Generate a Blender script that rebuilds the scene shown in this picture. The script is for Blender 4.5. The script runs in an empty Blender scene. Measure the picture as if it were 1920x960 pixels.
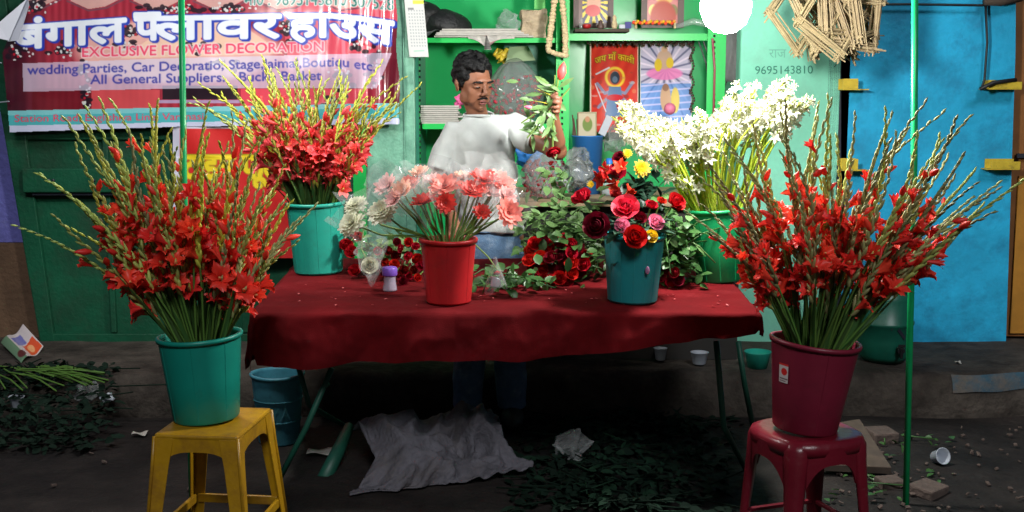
import bpy, bmesh, math, random
import numpy as np
from mathutils import Vector, Matrix, Euler, Quaternion, noise

R = math.radians
PI = math.pi
random.seed(7)
SC = bpy.context.scene
COL = SC.collection

# ------------------------------------------------------------------ camera, sky, light, exposure
FPX, HCAM, PITCH = 2150.0, 1.43, R(7.68)
cam_data = bpy.data.cameras.new('camera')
cam = bpy.data.objects.new('camera', cam_data)
COL.objects.link(cam)
cam.location = (0, 0, HCAM)
cam.rotation_euler = (PI / 2 - PITCH, 0, 0)
cam_data.sensor_width = 36
cam_data.lens = 36 * FPX / 1920
cam_data.clip_start = 0.05
cam_data.clip_end = 500
SC.camera = cam

world = bpy.data.worlds.new('World')
SC.world = world
world.use_nodes = True
wn = world.node_tree
sky = wn.nodes.new('ShaderNodeTexSky')
sky.sky_type = 'NISHITA'
sky.sun_disc = False
SUN_EL, SUN_AZ = R(39), R(170)
sky.sun_elevation = SUN_EL
sky.sun_rotation = SUN_AZ
wn.links.new(sky.outputs[0], wn.nodes['Background'].inputs[0])
wn.nodes['Background'].inputs[1].default_value = 0.009      # night: next to nothing left of the sky

sun_d = bpy.data.lights.new('street_light_sun', 'SUN')
sun_d.energy = 1.22
sun_d.angle = R(14)
sun_d.color = (0.95, 0.97, 1.0)
sun = bpy.data.objects.new('street_light_sun', sun_d)
COL.objects.link(sun)
_d = Vector((math.sin(SUN_AZ) * math.cos(SUN_EL), math.cos(SUN_AZ) * math.cos(SUN_EL), math.sin(SUN_EL)))
sun.rotation_euler = (-_d).to_track_quat('-Z', 'Y').to_euler()

LAMP_E, LAMP2_E = 430.0, 330.0
SC.view_settings.view_transform = 'Standard'
SC.view_settings.look = 'None'
SC.view_settings.exposure = 0.0
SC.view_settings.gamma = 1.0
SC.view_settings.use_curve_mapping = False
SC.render.engine = 'CYCLES'
SC.cycles.use_denoising = True
SC.cycles.max_bounces = 6
SC.cycles.diffuse_bounces = 3
SC.cycles.transparent_max_bounces = 24
SC.cycles.caustics_reflective = False
SC.cycles.caustics_refractive = False
SC.cycles.sample_clamp_indirect = 4


# ------------------------------------------------------------------ helpers
def ray(px, py):
    x, u = (px - 960) / FPX, (480 - py) / FPX
    c, s = math.cos(PITCH), math.sin(PITCH)
    return Vector((x, c + u * s, -s + u * c))


def at(px, py, Y):
    d = ray(px, py)
    return Vector((0, 0, HCAM)) + d * (Y / d.y)


def atz(px, py, Z):
    d = ray(px, py)
    return Vector((0, 0, HCAM)) + d * ((Z - HCAM) / d.z)


def mpp(Y):
    """metres per photograph pixel at depth Y"""
    return Y / FPX


def U(a, b):
    return random.uniform(a, b)


def s2l(c):
    return tuple(((v / 255) / 12.92 if v / 255 < 0.04045 else ((v / 255 + 0.055) / 1.055) ** 2.4) for v in c)


def mat(name, col, rough=0.6, metal=0.0, var=0.0, vscale=8.0, dirt=None, bump=0.0, bscale=40.0, transl=0.0,
        rnd=0.0, spec=0.5, transp=0.0, coat=0.0, attr=False):
    m = bpy.data.materials.new(name)
    m.use_nodes = True
    nt = m.node_tree
    b = nt.nodes['Principled BSDF']
    L = nt.links.new
    b.inputs['Roughness'].default_value = rough
    b.inputs['Metallic'].default_value = metal
    b.inputs['Specular IOR Level'].default_value = spec
    b.inputs['Coat Weight'].default_value = coat
    b.inputs['Coat Roughness'].default_value = 0.05
    src = None
    tc = nt.nodes.new('ShaderNodeTexCoord')
    if attr:
        a = nt.nodes.new('ShaderNodeAttribute')
        a.attribute_name = 'Col'
        src = a.outputs['Color']
    else:
        rgb = nt.nodes.new('ShaderNodeRGB')
        rgb.outputs[0].default_value = (*col, 1)
        src = rgb.outputs[0]
    if var > 0:
        n = nt.nodes.new('ShaderNodeTexNoise')
        n.inputs['Scale'].default_value = vscale
        n.inputs['Detail'].default_value = 5
        n.inputs['Roughness'].default_value = 0.65
        L(tc.outputs['Object'], n.inputs['Vector'])
        mr = nt.nodes.new('ShaderNodeMapRange')
        mr.inputs[1].default_value = 0.25
        mr.inputs[2].default_value = 0.75
        mr.inputs[3].default_value = 1 - var
        mr.inputs[4].default_value = 1 + var
        L(n.outputs[0], mr.inputs[0])
        hs = nt.nodes.new('ShaderNodeHueSaturation')
        L(mr.outputs[0], hs.inputs['Value'])
        L(src, hs.inputs['Color'])
        src = hs.outputs[0]
    if dirt:
        dcol, dscale, dlo, dhi, damt = dirt
        n = nt.nodes.new('ShaderNodeTexNoise')
        n.inputs['Scale'].default_value = dscale
        n.inputs['Detail'].default_value = 8
        n.inputs['Roughness'].default_value = 0.7
        L(tc.outputs['Object'], n.inputs['Vector'])
        mr = nt.nodes.new('ShaderNodeMapRange')
        mr.inputs[1].default_value = dlo
        mr.inputs[2].default_value = dhi
        mr.inputs[4].default_value = damt
        L(n.outputs[0], mr.inputs[0])
        mx = nt.nodes.new('ShaderNodeMixRGB')
        mx.inputs[2].default_value = (*dcol, 1)
        L(mr.outputs[0], mx.inputs[0])
        L(src, mx.inputs[1])
        src = mx.outputs[0]
    if rnd > 0:
        oi = nt.nodes.new('ShaderNodeObjectInfo')
        mr = nt.nodes.new('ShaderNodeMapRange')
        mr.inputs[3].default_value = 1 - rnd
        mr.inputs[4].default_value = 1 + rnd
        L(oi.outputs['Random'], mr.inputs[0])
        hs = nt.nodes.new('ShaderNodeHueSaturation')
        L(mr.outputs[0], hs.inputs['Value'])
        mh = nt.nodes.new('ShaderNodeMapRange')
        mh.inputs[3].default_value = 0.5 - rnd * 0.05
        mh.inputs[4].default_value = 0.5 + rnd * 0.05
        L(oi.outputs['Random'], mh.inputs[0])
        L(mh.outputs[0], hs.inputs['Hue'])
        L(src, hs.inputs['Color'])
        src = hs.outputs[0]
    L(src, b.inputs['Base Color'])
    if bump > 0:
        n = nt.nodes.new('ShaderNodeTexNoise')
        n.inputs['Scale'].default_value = bscale
        n.inputs['Detail'].default_value = 6
        L(tc.outputs['Object'], n.inputs['Vector'])
        bp = nt.nodes.new('ShaderNodeBump')
        bp.inputs['Strength'].default_value = bump
        bp.inputs['Distance'].default_value = 0.02
        L(n.outputs[0], bp.inputs['Height'])
        L(bp.outputs[0], b.inputs['Normal'])
    out = nt.nodes['Material Output']
    sh = b.outputs[0]
    if transl > 0:
        t = nt.nodes.new('ShaderNodeBsdfTranslucent')
        L(src, t.inputs['Color'])
        mx = nt.nodes.new('ShaderNodeMixShader')
        mx.inputs[0].default_value = transl
        L(sh, mx.inputs[1])
        L(t.outputs[0], mx.inputs[2])
        sh = mx.outputs[0]
    if transp > 0:
        t = nt.nodes.new('ShaderNodeBsdfTransparent')
        mx = nt.nodes.new('ShaderNodeMixShader')
        mx.inputs[0].default_value = transp
        L(sh, mx.inputs[1])
        L(t.outputs[0], mx.inputs[2])
        sh = mx.outputs[0]
    L(sh, out.inputs[0])
    return m


def emit(name, col, strength):
    m = bpy.data.materials.new(name)
    m.use_nodes = True
    b = m.node_tree.nodes['Principled BSDF']
    b.inputs['Base Color'].default_value = (*col, 1)
    b.inputs['Emission Color'].default_value = (*col, 1)
    b.inputs['Emission Strength'].default_value = strength
    return m


def tag(o, label=None, cat=None, group=None, kind=None):
    if label: o['label'] = label
    if cat: o['category'] = cat
    if group: o['group'] = group
    if kind: o['kind'] = kind
    return o


def thing(name, label, cat, loc=(0, 0, 0), rot=(0, 0, 0), group=None):
    o = bpy.data.objects.new(name, None)
    o.empty_display_size = 0.05
    COL.objects.link(o)
    o.location = loc
    o.rotation_euler = rot
    return tag(o, label, cat, group)


class MB:
    """collects vertices and faces; build() links them as ONE mesh object"""

    def __init__(self):
        self.v, self.f, self.mi, self.cur = [], [], [], 0

    def add(self, vs, fs):
        o = len(self.v)
        self.v.extend([tuple(p) for p in vs])
        for f in fs:
            self.f.append(tuple(i + o for i in f))
            self.mi.append(self.cur)
        return self

    def box(self, c, s, rot=None):
        c = Vector(c)
        M = Euler(rot).to_matrix() if rot else None
        vs = []
        for x in (-.5, .5):
            for y in (-.5, .5):
                for z in (-.5, .5):
                    p = Vector((x * s[0], y * s[1], z * s[2]))
                    if M: p = M @ p
                    vs.append(c + p)
        return self.add(vs, [(0, 1, 3, 2), (4, 6, 7, 5), (0, 4, 5, 1), (2, 3, 7, 6), (0, 2, 6, 4), (1, 5, 7, 3)])

    def span(self, x0, x1, y0, y1, z0, z1):
        return self.box(((x0 + x1) / 2, (y0 + y1) / 2, (z0 + z1) / 2), (abs(x1 - x0), abs(y1 - y0), abs(z1 - z0)))

    def tube(self, pts, rad, n=6, cap=True):
        pts = [Vector(p) for p in pts]
        if not isinstance(rad, (list, tuple)): rad = [rad] * len(pts)
        vs, fs = [], []
        up = None
        for i, p in enumerate(pts):
            a, b = pts[max(i - 1, 0)], pts[min(i + 1, len(pts) - 1)]
            t = (b - a)
            t = t.normalized() if t.length > 1e-9 else Vector((0, 0, 1))
            if up is None:
                up = t.orthogonal().normalized()
            else:
                up = (up - t * up.dot(t))
                up = up.normalized() if up.length > 1e-6 else t.orthogonal().normalized()
            w = t.cross(up)
            for k in range(n):
                an = 2 * PI * k / n
                vs.append(p + (up * math.cos(an) + w * math.sin(an)) * rad[i])
        for i in range(len(pts) - 1):
            for k in range(n):
                k2 = (k + 1) % n
                fs.append((i * n + k, i * n + k2, (i + 1) * n + k2, (i + 1) * n + k))
        if cap:
            fs.append(tuple(range(n))[::-1])
            fs.append(tuple((len(pts) - 1) * n + k for k in range(n)))
        return self.add(vs, fs)

    def lathe(self, prof, n=24, c=(0, 0, 0), sx=1.0, sy=1.0, close=False):
        c = Vector(c)
        vs = [c + Vector((r * math.cos(2 * PI * k / n) * sx, r * math.sin(2 * PI * k / n) * sy, z)) for r, z in prof for k in range(n)]
        fs = []
        for i in range(len(prof) - 1):
            for k in range(n):
                k2 = (k + 1) % n
                fs.append((i * n + k, i * n + k2, (i + 1) * n + k2, (i + 1) * n + k))
        if close:
            fs.append(tuple(range(n))[::-1])
            fs.append(tuple((len(prof) - 1) * n + k for k in range(n)))
        return self.add(vs, fs)

    def ell(self, c, r, n=12, m=8, M=None):
        c = Vector(c)
        if not isinstance(r, (tuple, list, Vector)): r = (r, r, r)
        vs, fs = [], []
        for i in range(1, m):
            th = PI * i / m
            for k in range(n):
                ph = 2 * PI * k / n
                p = Vector((r[0] * math.sin(th) * math.cos(ph), r[1] * math.sin(th) * math.sin(ph), r[2] * math.cos(th)))
                vs.append(p)
        vs.append(Vector((0, 0, r[2])))
        vs.append(Vector((0, 0, -r[2])))
        a, b = len(vs) - 2, len(vs) - 1
        for i in range(m - 2):
            for k in range(n):
                k2 = (k + 1) % n
                fs.append((i * n + k, (i + 1) * n + k, (i + 1) * n + k2, i * n + k2))
        for k in range(n):
            k2 = (k + 1) % n
            fs.append((a, k, k2))
            fs.append((b, (m - 2) * n + k2, (m - 2) * n + k))
        if M is not None: vs = [M @ p for p in vs]
        return self.add([c + p for p in vs], fs)

    def grid(self, fn, nu, nv):
        vs = [fn(i / nu, j / nv) for j in range(nv + 1) for i in range(nu + 1)]
        w = nu + 1
        fs = [(j * w + i, j * w + i + 1, (j + 1) * w + i + 1, (j + 1) * w + i) for j in range(nv) for i in range(nu)]
        return self.add(vs, fs)

    def prism(self, poly, d):
        """a flat outline given as 3-D points, thickened by the vector d"""
        poly = [Vector(p) for p in poly]
        d = Vector(d)
        n = len(poly)
        vs = poly + [p + d for p in poly]
        fs = [tuple(range(n))[::-1], tuple(range(n, 2 * n))] + [(i, (i + 1) % n, (i + 1) % n + n, i + n) for i in range(n)]
        return self.add(vs, fs)

    def xform(self, M):
        self.v = [tuple(M @ Vector(p)) for p in self.v]
        return self

    def mesh(self, name, m, smooth=True, recalc=True):
        me = bpy.data.meshes.new(name)
        me.from_pydata(self.v, [], self.f)
        ms = m if isinstance(m, (list, tuple)) else [m]
        for q in ms: me.materials.append(q)
        if len(ms) > 1: me.polygons.foreach_set('material_index', self.mi)
        if recalc:
            bm = bmesh.new()
            bm.from_mesh(me)
            bmesh.ops.recalc_face_normals(bm, faces=bm.faces)
            bm.to_mesh(me)
            bm.free()
        if smooth: me.polygons.foreach_set('use_smooth', [True] * len(me.polygons))
        me.update()
        return me

    def build(self, name, m, parent=None, smooth=False, bevel=0.0, subsurf=0, solid=0.0, loc=None, rot=None):
        o = bpy.data.objects.new(name, self.mesh(name, m, smooth))
        COL.objects.link(o)
        if parent is not None: o.parent = parent
        if loc is not None: o.location = loc
        if rot is not None: o.rotation_euler = rot
        if solid:
            q = o.modifiers.new('solid', 'SOLIDIFY'); q.thickness = solid; q.offset = 0
        if bevel:
            q = o.modifiers.new('bevel', 'BEVEL'); q.width = bevel; q.segments = 2; q.limit_method = 'ANGLE'
        if subsurf:
            q = o.modifiers.new('subsurf', 'SUBSURF'); q.levels = subsurf; q.render_levels = subsurf
        return o


def link(mesh, name, parent=None, loc=None, M=None):
    o = bpy.data.objects.new(name, mesh)
    COL.objects.link(o)
    if parent is not None: o.parent = parent
    if M is not None: o.matrix_local = M
    elif loc is not None: o.location = loc
    return o


def frame_M(p, z, spin=0.0, s=1.0):
    """matrix that puts the origin at p and the local +Z along z"""
    q = Vector(z).normalized().to_track_quat('Z', 'Y')
    return Matrix.Translation(p) @ q.to_matrix().to_4x4() @ Matrix.Rotation(spin, 4, 'Z') @ Matrix.Scale(s, 4)


def bez(a, b, c, t):
    return a * (1 - t) ** 2 + b * 2 * t * (1 - t) + c * t * t


def remesh(mb, voxel, smooth=6, push=None):
    """fuse the shapes in mb into one continuous skin"""
    me = mb.mesh('fused', [], True)
    o = bpy.data.objects.new('fused', me)
    COL.objects.link(o)
    q = o.modifiers.new('r', 'REMESH'); q.mode = 'VOXEL'; q.voxel_size = voxel; q.use_smooth_shade = True
    if smooth:
        q = o.modifiers.new('s', 'SMOOTH'); q.factor = 0.5; q.iterations = smooth
    dg = bpy.context.evaluated_depsgraph_get()
    out = bpy.data.meshes.new_from_object(o.evaluated_get(dg))
    bpy.data.objects.remove(o)
    if push:
        for v in out.vertices: v.co = push(v.co.copy(), v.normal.copy())
    out.polygons.foreach_set('use_smooth', [True] * len(out.polygons))
    return out


# ------------------------------------------------------------------ printed matter: artwork and lettering drawn on a canvas, carried as the print of a sheet
class Canvas:
    def __init__(self, w, h, base):
        self.w, self.h = w, h
        self.img = np.ones((h, w, 3)) * np.array(base, float)
        self.yy, self.xx = np.mgrid[0:h, 0:w].astype(float)

    def put(self, mask, col, a=1.0):
        k = (np.clip(mask, 0, 1) * a)[..., None]
        self.img = self.img * (1 - k) + np.array(col, float) * k

    def poly(self, pts, col, a=1.0):
        m = np.zeros((self.h, self.w), bool)
        n = len(pts)
        for i in range(n):
            x0, y0 = pts[i]
            x1, y1 = pts[(i + 1) % n]
            if y0 == y1: continue
            c = ((y0 > self.yy) != (y1 > self.yy)) & (self.xx < (x1 - x0) * (self.yy - y0) / (y1 - y0) + x0)
            m ^= c
        self.put(m.astype(float), col, a)

    def ell(self, cx, cy, rx, ry, col, a=1.0):
        d = ((self.xx - cx) / rx) ** 2 + ((self.yy - cy) / ry) ** 2
        self.put(np.clip((1.15 - d) / 0.3, 0, 1), col, a)

    def line(self, pts, wd, col, a=1.0):
        m = np.zeros((self.h, self.w))
        for (x0, y0), (x1, y1) in zip(pts[:-1], pts[1:]):
            dx, dy = x1 - x0, y1 - y0
            L2 = dx * dx + dy * dy + 1e-9
            t = np.clip(((self.xx - x0) * dx + (self.yy - y0) * dy) / L2, 0, 1)
            d = np.hypot(self.xx - x0 - t * dx, self.yy - y0 - t * dy)
            m = np.maximum(m, np.clip(wd / 2 + 0.5 - d, 0, 1))
        self.put(m, col, a)

    def mask_text(self, s, x0, x1, fy, cap, clip=None):
        """coverage mask of a line of text between x0 and x1, baseline at fy(x), capitals cap pixels high"""
        tris = text_tris(s)
        allp = np.concatenate([t for t in tris])
        mnx, mxx = allp[:, 0].min(), allp[:, 0].max()
        k, SS = (x1 - x0) / (mxx - mnx), 3
        m = np.zeros((self.h * SS, self.w * SS), bool)
        for t in tris:
            X = (x0 + (t[:, 0] - mnx) * k)
            Y = np.array([fy(x) for x in X]) - t[:, 1] / 0.69 * cap
            X, Y = X * SS, Y * SS
            a0, a1 = int(max(X.min() - 1, 0)), int(min(X.max() + 2, self.w * SS))
            b0, b1 = int(max(Y.min() - 1, 0)), int(min(Y.max() + 2, self.h * SS))
            if a1 <= a0 or b1 <= b0: continue
            gx, gy = np.meshgrid(np.arange(a0, a1) + .5, np.arange(b0, b1) + .5)
            d = []
            for i in range(3):
                j = (i + 1) % 3
                d.append((X[j] - X[i]) * (gy - Y[i]) - (Y[j] - Y[i]) * (gx - X[i]))
            ins = ((d[0] >= 0) & (d[1] >= 0) & (d[2] >= 0)) | ((d[0] <= 0) & (d[1] <= 0) & (d[2] <= 0))
            m[b0:b1, a0:a1] |= ins
        m = m.reshape(self.h, SS, self.w, SS).mean((1, 3))
        if clip: m = m * ((self.xx >= clip[0]) & (self.xx <= clip[1]))
        return m


def dilate(m, r):
    o = m.copy()
    k = int(math.ceil(r))
    for dy in range(-k, k + 1):
        for dx in range(-k, k + 1):
            d = math.hypot(dx, dy)
            if d > r + 0.5 or d == 0: continue
            o = np.maximum(o, np.roll(np.roll(m, dy, 0), dx, 1) * min(1, r + 0.5 - d + 0.001 if d > r - 0.5 else 1))
    return o


def text_mesh(s):
    c = bpy.data.curves.new('lettering', 'FONT')
    c.body = s
    c.resolution_u = 4
    o = bpy.data.objects.new('lettering', c)
    COL.objects.link(o)
    dg = bpy.context.evaluated_depsgraph_get()
    me = bpy.data.meshes.new_from_object(o.evaluated_get(dg))
    bpy.data.objects.remove(o)
    bpy.data.curves.remove(c)
    return me


def text_tris(s):
    me = text_mesh(s)
    me.calc_loop_triangles()
    co = np.array([v.co[:] for v in me.vertices])
    out = [co[list(t.vertices)][:, :2] for t in me.loop_triangles]
    bpy.data.meshes.remove(me)
    return out


def print_sheet(name, cv, fn, m, parent=None, step=1, solid=0.0, keep=None):
    """a sheet of real cloth or paper, its print carried per vertex; fn(u, v) gives the point for canvas pixel (u, v)"""
    us = np.arange(0, cv.w, step)
    vs = np.arange(0, cv.h, step)
    nu, nv = len(us), len(vs)
    P = np.array([fn(float(u), float(v))[:] for v in vs for u in us], dtype=np.float32)
    ii, jj = np.meshgrid(np.arange(nu - 1), np.arange(nv - 1))
    a = (jj * nu + ii).ravel()
    if keep is not None:
        a = a[keep(us[ii.ravel()], vs[jj.ravel()])]
    faces = np.stack([a, a + nu, a + nu + 1, a + 1], 1)
    me = bpy.data.meshes.new(name)
    me.vertices.add(nu * nv)
    me.vertices.foreach_set('co', P.ravel())
    nf = len(faces)
    me.loops.add(nf * 4)
    me.loops.foreach_set('vertex_index', faces.ravel().astype(np.int32))
    me.polygons.add(nf)
    me.polygons.foreach_set('loop_start', np.arange(0, nf * 4, 4, dtype=np.int32))
    me.update(calc_edges=True)
    col = cv.img[vs][:, us].reshape(-1, 3) / 255.0
    lin = np.where(col < 0.04045, col / 12.92, ((col + 0.055) / 1.055) ** 2.4)
    at_ = me.color_attributes.new('Col', 'FLOAT_COLOR', 'POINT')
    at_.data.foreach_set('color', np.concatenate([lin, np.ones((len(lin), 1))], 1).astype(np.float32).ravel())
    me.polygons.foreach_set('use_smooth', [True] * nf)
    me.materials.append(m)
    o = bpy.data.objects.new(name, me)
    COL.objects.link(o)
    if parent is not None: o.parent = parent
    if solid:
        q = o.modifiers.new('solid', 'SOLIDIFY'); q.thickness = solid; q.offset = 0
    return o


def wall_text(s, x0, x1, fy, cap, Y, m, name, parent, r=0.0):
    """painted letters a few millimetres proud of a wall, laid between photograph columns x0 and x1"""
    me = text_mesh(s)
    xs = [v.co.x for v in me.vertices]
    mn, mx = min(xs), max(xs)
    for v in me.vertices:
        px = x0 + (v.co.x - mn) / (mx - mn) * (x1 - x0)
        v.co = at(px, fy(px) - v.co.y / 0.69 * cap, Y)
    me.materials.clear()
    me.materials.append(m)
    return link(me, name, parent)


# ------------------------------------------------------------------ materials
M = {}
M['ground'] = mat('dirty_ground', (0.025, 0.020, 0.018), 0.8, var=0.6, vscale=3.2, dirt=((0.006, 0.005, 0.005), 1.4, 0.40, 0.60, 0.92), spec=0.25, bump=0.7, bscale=22)
M['concrete'] = mat('worn_concrete', (0.072, 0.060, 0.050), 0.9, var=0.5, vscale=5, dirt=((0.018, 0.014, 0.012), 3.0, 0.42, 0.66, 0.92), spec=0.2, bump=0.6, bscale=30)
M['bluepaint_worn'] = mat('worn_blue_paint', (0.025, 0.07, 0.105), 0.9, var=0.3, vscale=9, dirt=((0.1, 0.085, 0.07), 7, 0.42, 0.6, 0.9), bump=0.4)
M['door_green'] = mat('green_door_paint', (0.005, 0.072, 0.035), 0.5, var=0.35, vscale=3.5, dirt=((0.022, 0.03, 0.02), 2.6, 0.46, 0.72, 0.75), bump=0.2, bscale=45, spec=0.3)
M['purple'] = mat('violet_wall_paint', (0.11, 0.11, 0.36), 0.9, var=0.25, vscale=6, dirt=((0.2, 0.2, 0.3), 5, 0.55, 0.7, 0.5), bump=0.4)
M['brown_wall'] = mat('brown_wall_paint', (0.10, 0.055, 0.03), 0.9, var=0.3, vscale=6, bump=0.4)
M['teal_col'] = mat('pale_green_paint', (0.20, 0.47, 0.33), 0.45, var=0.25, vscale=6, dirt=((0.05, 0.17, 0.12), 4.5, 0.42, 0.68, 0.85), bump=0.25, bscale=40)
M['mint'] = mat('mint_wall_paint', (0.22, 0.65, 0.47), 0.7, var=0.09, vscale=4, dirt=((0.20, 0.44, 0.33), 5, 0.5, 0.75, 0.6), bump=0.15)
M['blue'] = mat('blue_wall_paint', (0.018, 0.36, 0.62), 0.55, var=0.35, vscale=2.6, dirt=((0.014, 0.15, 0.29), 5.5, 0.48, 0.72, 0.7), spec=0.3, bump=0.2, bscale=30)
M['yellow_br'] = mat('yellow_bracket_paint', (0.52, 0.38, 0.03), 0.5, var=0.25, vscale=25, dirt=((0.1, 0.06, 0.03), 30, 0.55, 0.7, 0.8))
M['darkmetal'] = mat('dark_metal', (0.015, 0.018, 0.03), 0.5)
M['brown_door'] = mat('brown_wood', (0.22, 0.085, 0.02), 0.55, var=0.3, vscale=6)
M['cab_green'] = mat('cabinet_green', (0.012, 0.42, 0.115), 0.28, var=0.08, vscale=3, bump=0.05, bscale=8)
M['cab_bright'] = mat('bright_green_steel', (0.012, 0.50, 0.09), 0.35, var=0.08, vscale=8)
M['cab_teal'] = mat('dull_green_steel', (0.03, 0.22, 0.14), 0.4, var=0.25, vscale=7)
M['hole'] = mat('dark_hole', (0.004, 0.012, 0.006), 0.9)
M['counter'] = mat('worn_counter_wood', (0.34, 0.24, 0.14), 0.7, var=0.3, vscale=12)
M['pole'] = mat('green_pole_paint', (0.008, 0.42, 0.13), 0.32, var=0.12, vscale=20, dirt=((0.05, 0.1, 0.05), 30, 0.62, 0.75, 0.5))
M['leg_green'] = mat('dark_green_steel', (0.01, 0.085, 0.055), 0.5, var=0.2, vscale=15)
M['cloth'] = mat('dark_red_tablecloth', (0.108, 0.003, 0.005), 0.9, var=0.3, vscale=4, dirt=((0.21, 0.022, 0.026), 7, 0.55, 0.8, 0.45), bump=0.12, bscale=260, spec=0.12)
M['bk_teal'] = mat('teal_bucket_plastic', (0.004, 0.245, 0.185), 0.42, var=0.10, vscale=7, transl=0.08, dirt=((0.02, 0.12, 0.095), 14, 0.58, 0.8, 0.6))
M['bk_teal2'] = mat('pale_teal_bucket_plastic', (0.02, 0.40, 0.30), 0.42, var=0.1, vscale=7, transl=0.12, dirt=((0.03, 0.22, 0.17), 12, 0.52, 0.78, 0.6))
M['bk_dteal'] = mat('blue_teal_bucket_plastic', (0.014, 0.25, 0.27), 0.42, var=0.08, vscale=8, transl=0.1, dirt=((0.1, 0.22, 0.22), 9, 0.6, 0.8, 0.4))
M['bk_red'] = mat('red_bucket_plastic', (0.52, 0.018, 0.022), 0.4, var=0.1, vscale=8, transl=0.2, dirt=((0.28, 0.03, 0.03), 13, 0.55, 0.78, 0.6))
M['bk_plum'] = mat('plum_bucket_plastic', (0.20, 0.013, 0.034), 0.42, var=0.12, vscale=8, transl=0.06, dirt=((0.10, 0.012, 0.02), 12, 0.55, 0.8, 0.6))
M['bk_green'] = mat('bright_green_bucket_plastic', (0.010, 0.36, 0.12), 0.4, var=0.12, vscale=7, transl=0.2, dirt=((0.02, 0.18, 0.07), 12, 0.52, 0.78, 0.6))
M['bk_blue'] = mat('pale_blue_bucket_plastic', (0.07, 0.30, 0.40), 0.5, var=0.2, vscale=14, dirt=((0.03, 0.12, 0.16), 10, 0.5, 0.7, 0.6))
M['barrel'] = mat('green_barrel_plastic', (0.006, 0.10, 0.065), 0.4, var=0.2, vscale=8)
M['bin_blue'] = mat('blue_bin_plastic', (0.02, 0.14, 0.40), 0.4)
M['stool_y'] = mat('yellow_stool_plastic', (0.44, 0.235, 0.005), 0.4, var=0.18, vscale=9, dirt=((0.17, 0.075, 0.012), 9, 0.42, 0.66, 0.8), bump=0.1)
M['stool_p'] = mat('maroon_stool_plastic', (0.15, 0.007, 0.017), 0.3, var=0.15, vscale=9, dirt=((0.33, 0.14, 0.15), 12, 0.6, 0.75, 0.4), bump=0.1)
M['stem'] = mat('gladiolus_stem', (0.10, 0.20, 0.035), 0.5, rnd=0.25, transl=0.15)
M['stem_tan'] = mat('gladiolus_spike', (0.50, 0.57, 0.14), 0.5, rnd=0.3, transl=0.25)
M['spike_dark'] = mat('gladiolus_spike_dark', (0.34, 0.33, 0.13), 0.5, rnd=0.4, transl=0.2)
M['spike_yel'] = mat('gladiolus_spike_yellow', (0.60, 0.60, 0.08), 0.5, rnd=0.25, transl=0.3)
M['blade'] = mat('sword_leaf', (0.05, 0.12, 0.028), 0.45, rnd=0.3, transl=0.2)
M['pet_red'] = mat('scarlet_petal', (0.96, 0.058, 0.036), 0.45, rnd=0.08, transl=0.24)
M['pet_pink'] = mat('pinkish_red_petal', (0.94, 0.105, 0.11), 0.45, rnd=0.08, transl=0.28)
M['throat'] = mat('cream_throat', (0.85, 0.5, 0.2), 0.5, transl=0.3)
M['white'] = mat('white_petal', (0.74, 0.74, 0.58), 0.5, transl=0.4)
M['wbud'] = mat('greenish_white_bud', (0.68, 0.70, 0.36), 0.5, transl=0.35)
M['tstem'] = mat('tuberose_stem', (0.56, 0.68, 0.06), 0.5, rnd=0.3, transl=0.4)
M['leaf'] = mat('rose_leaf', (0.045, 0.125, 0.03), 0.42, var=0.3, vscale=30, transl=0.22, rnd=0.2)
M['leaf_pale'] = mat('pale_rose_leaf', (0.14, 0.26, 0.085), 0.45, var=0.3, vscale=30, transl=0.25)
M['leaf_dark'] = mat('dark_rose_leaf', (0.02, 0.06, 0.035), 0.4, var=0.3, vscale=30, transl=0.1)
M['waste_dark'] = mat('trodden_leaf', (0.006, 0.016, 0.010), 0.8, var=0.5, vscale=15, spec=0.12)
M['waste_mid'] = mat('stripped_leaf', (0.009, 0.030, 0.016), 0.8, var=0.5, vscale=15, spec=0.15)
M['waste'] = mat('wilted_leaf', (0.03, 0.05, 0.025), 0.7, var=0.5, vscale=15)
M['rose_red'] = mat('red_rose_petal', (0.42, 0.005, 0.012), 0.6, transl=0.2, rnd=0.12, spec=0.15)
M['rose_dark'] = mat('dark_crimson_petal', (0.15, 0.002, 0.007), 0.6, transl=0.12, rnd=0.2, spec=0.15)
M['rose_cer'] = mat('cerise_rose_petal', (0.62, 0.018, 0.05), 0.6, transl=0.25)
M['rose_pink'] = mat('pink_rose_petal', (0.80, 0.22, 0.36), 0.5, transl=0.25)
M['rose_yel'] = mat('yellow_petal', (0.85, 0.55, 0.015), 0.5, transl=0.25)
M['coral'] = mat('coral_petal', (0.90, 0.30, 0.25), 0.5, transl=0.3)
M['gred'] = mat('gerbera_red_petal', (0.80, 0.06, 0.045), 0.5, transl=0.3)
M['peach'] = mat('peach_petal', (0.92, 0.55, 0.42), 0.5, transl=0.3)
M['gcentre'] = mat('flower_eye', (0.35, 0.02, 0.015), 0.8)
M['gstem'] = mat('gerbera_stem', (0.17, 0.28, 0.06), 0.5, transl=0.15, rnd=0.2)
M['cello'] = mat('clear_cellophane', (0.75, 0.78, 0.78), 0.06, transp=0.86, spec=1.0)
M['film'] = mat('cloudy_plastic_film', (0.5, 0.54, 0.54), 0.12, transp=0.76, spec=0.9)
M['film_grey'] = mat('grey_plastic_film', (0.30, 0.32, 0.31), 0.16, transp=0.58, spec=0.9)
M['skin'] = mat('brown_skin', (0.215, 0.085, 0.045), 0.55, var=0.07, vscale=30)
M['hair'] = mat('black_hair', (0.004, 0.004, 0.0045), 0.55, var=0.3, vscale=40, bump=0.4, bscale=110, spec=0.2)
M['lip'] = mat('lip_skin', (0.30, 0.095, 0.085), 0.5)
M['eye'] = mat('eye_white', (0.085, 0.058, 0.045), 0.5)
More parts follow.
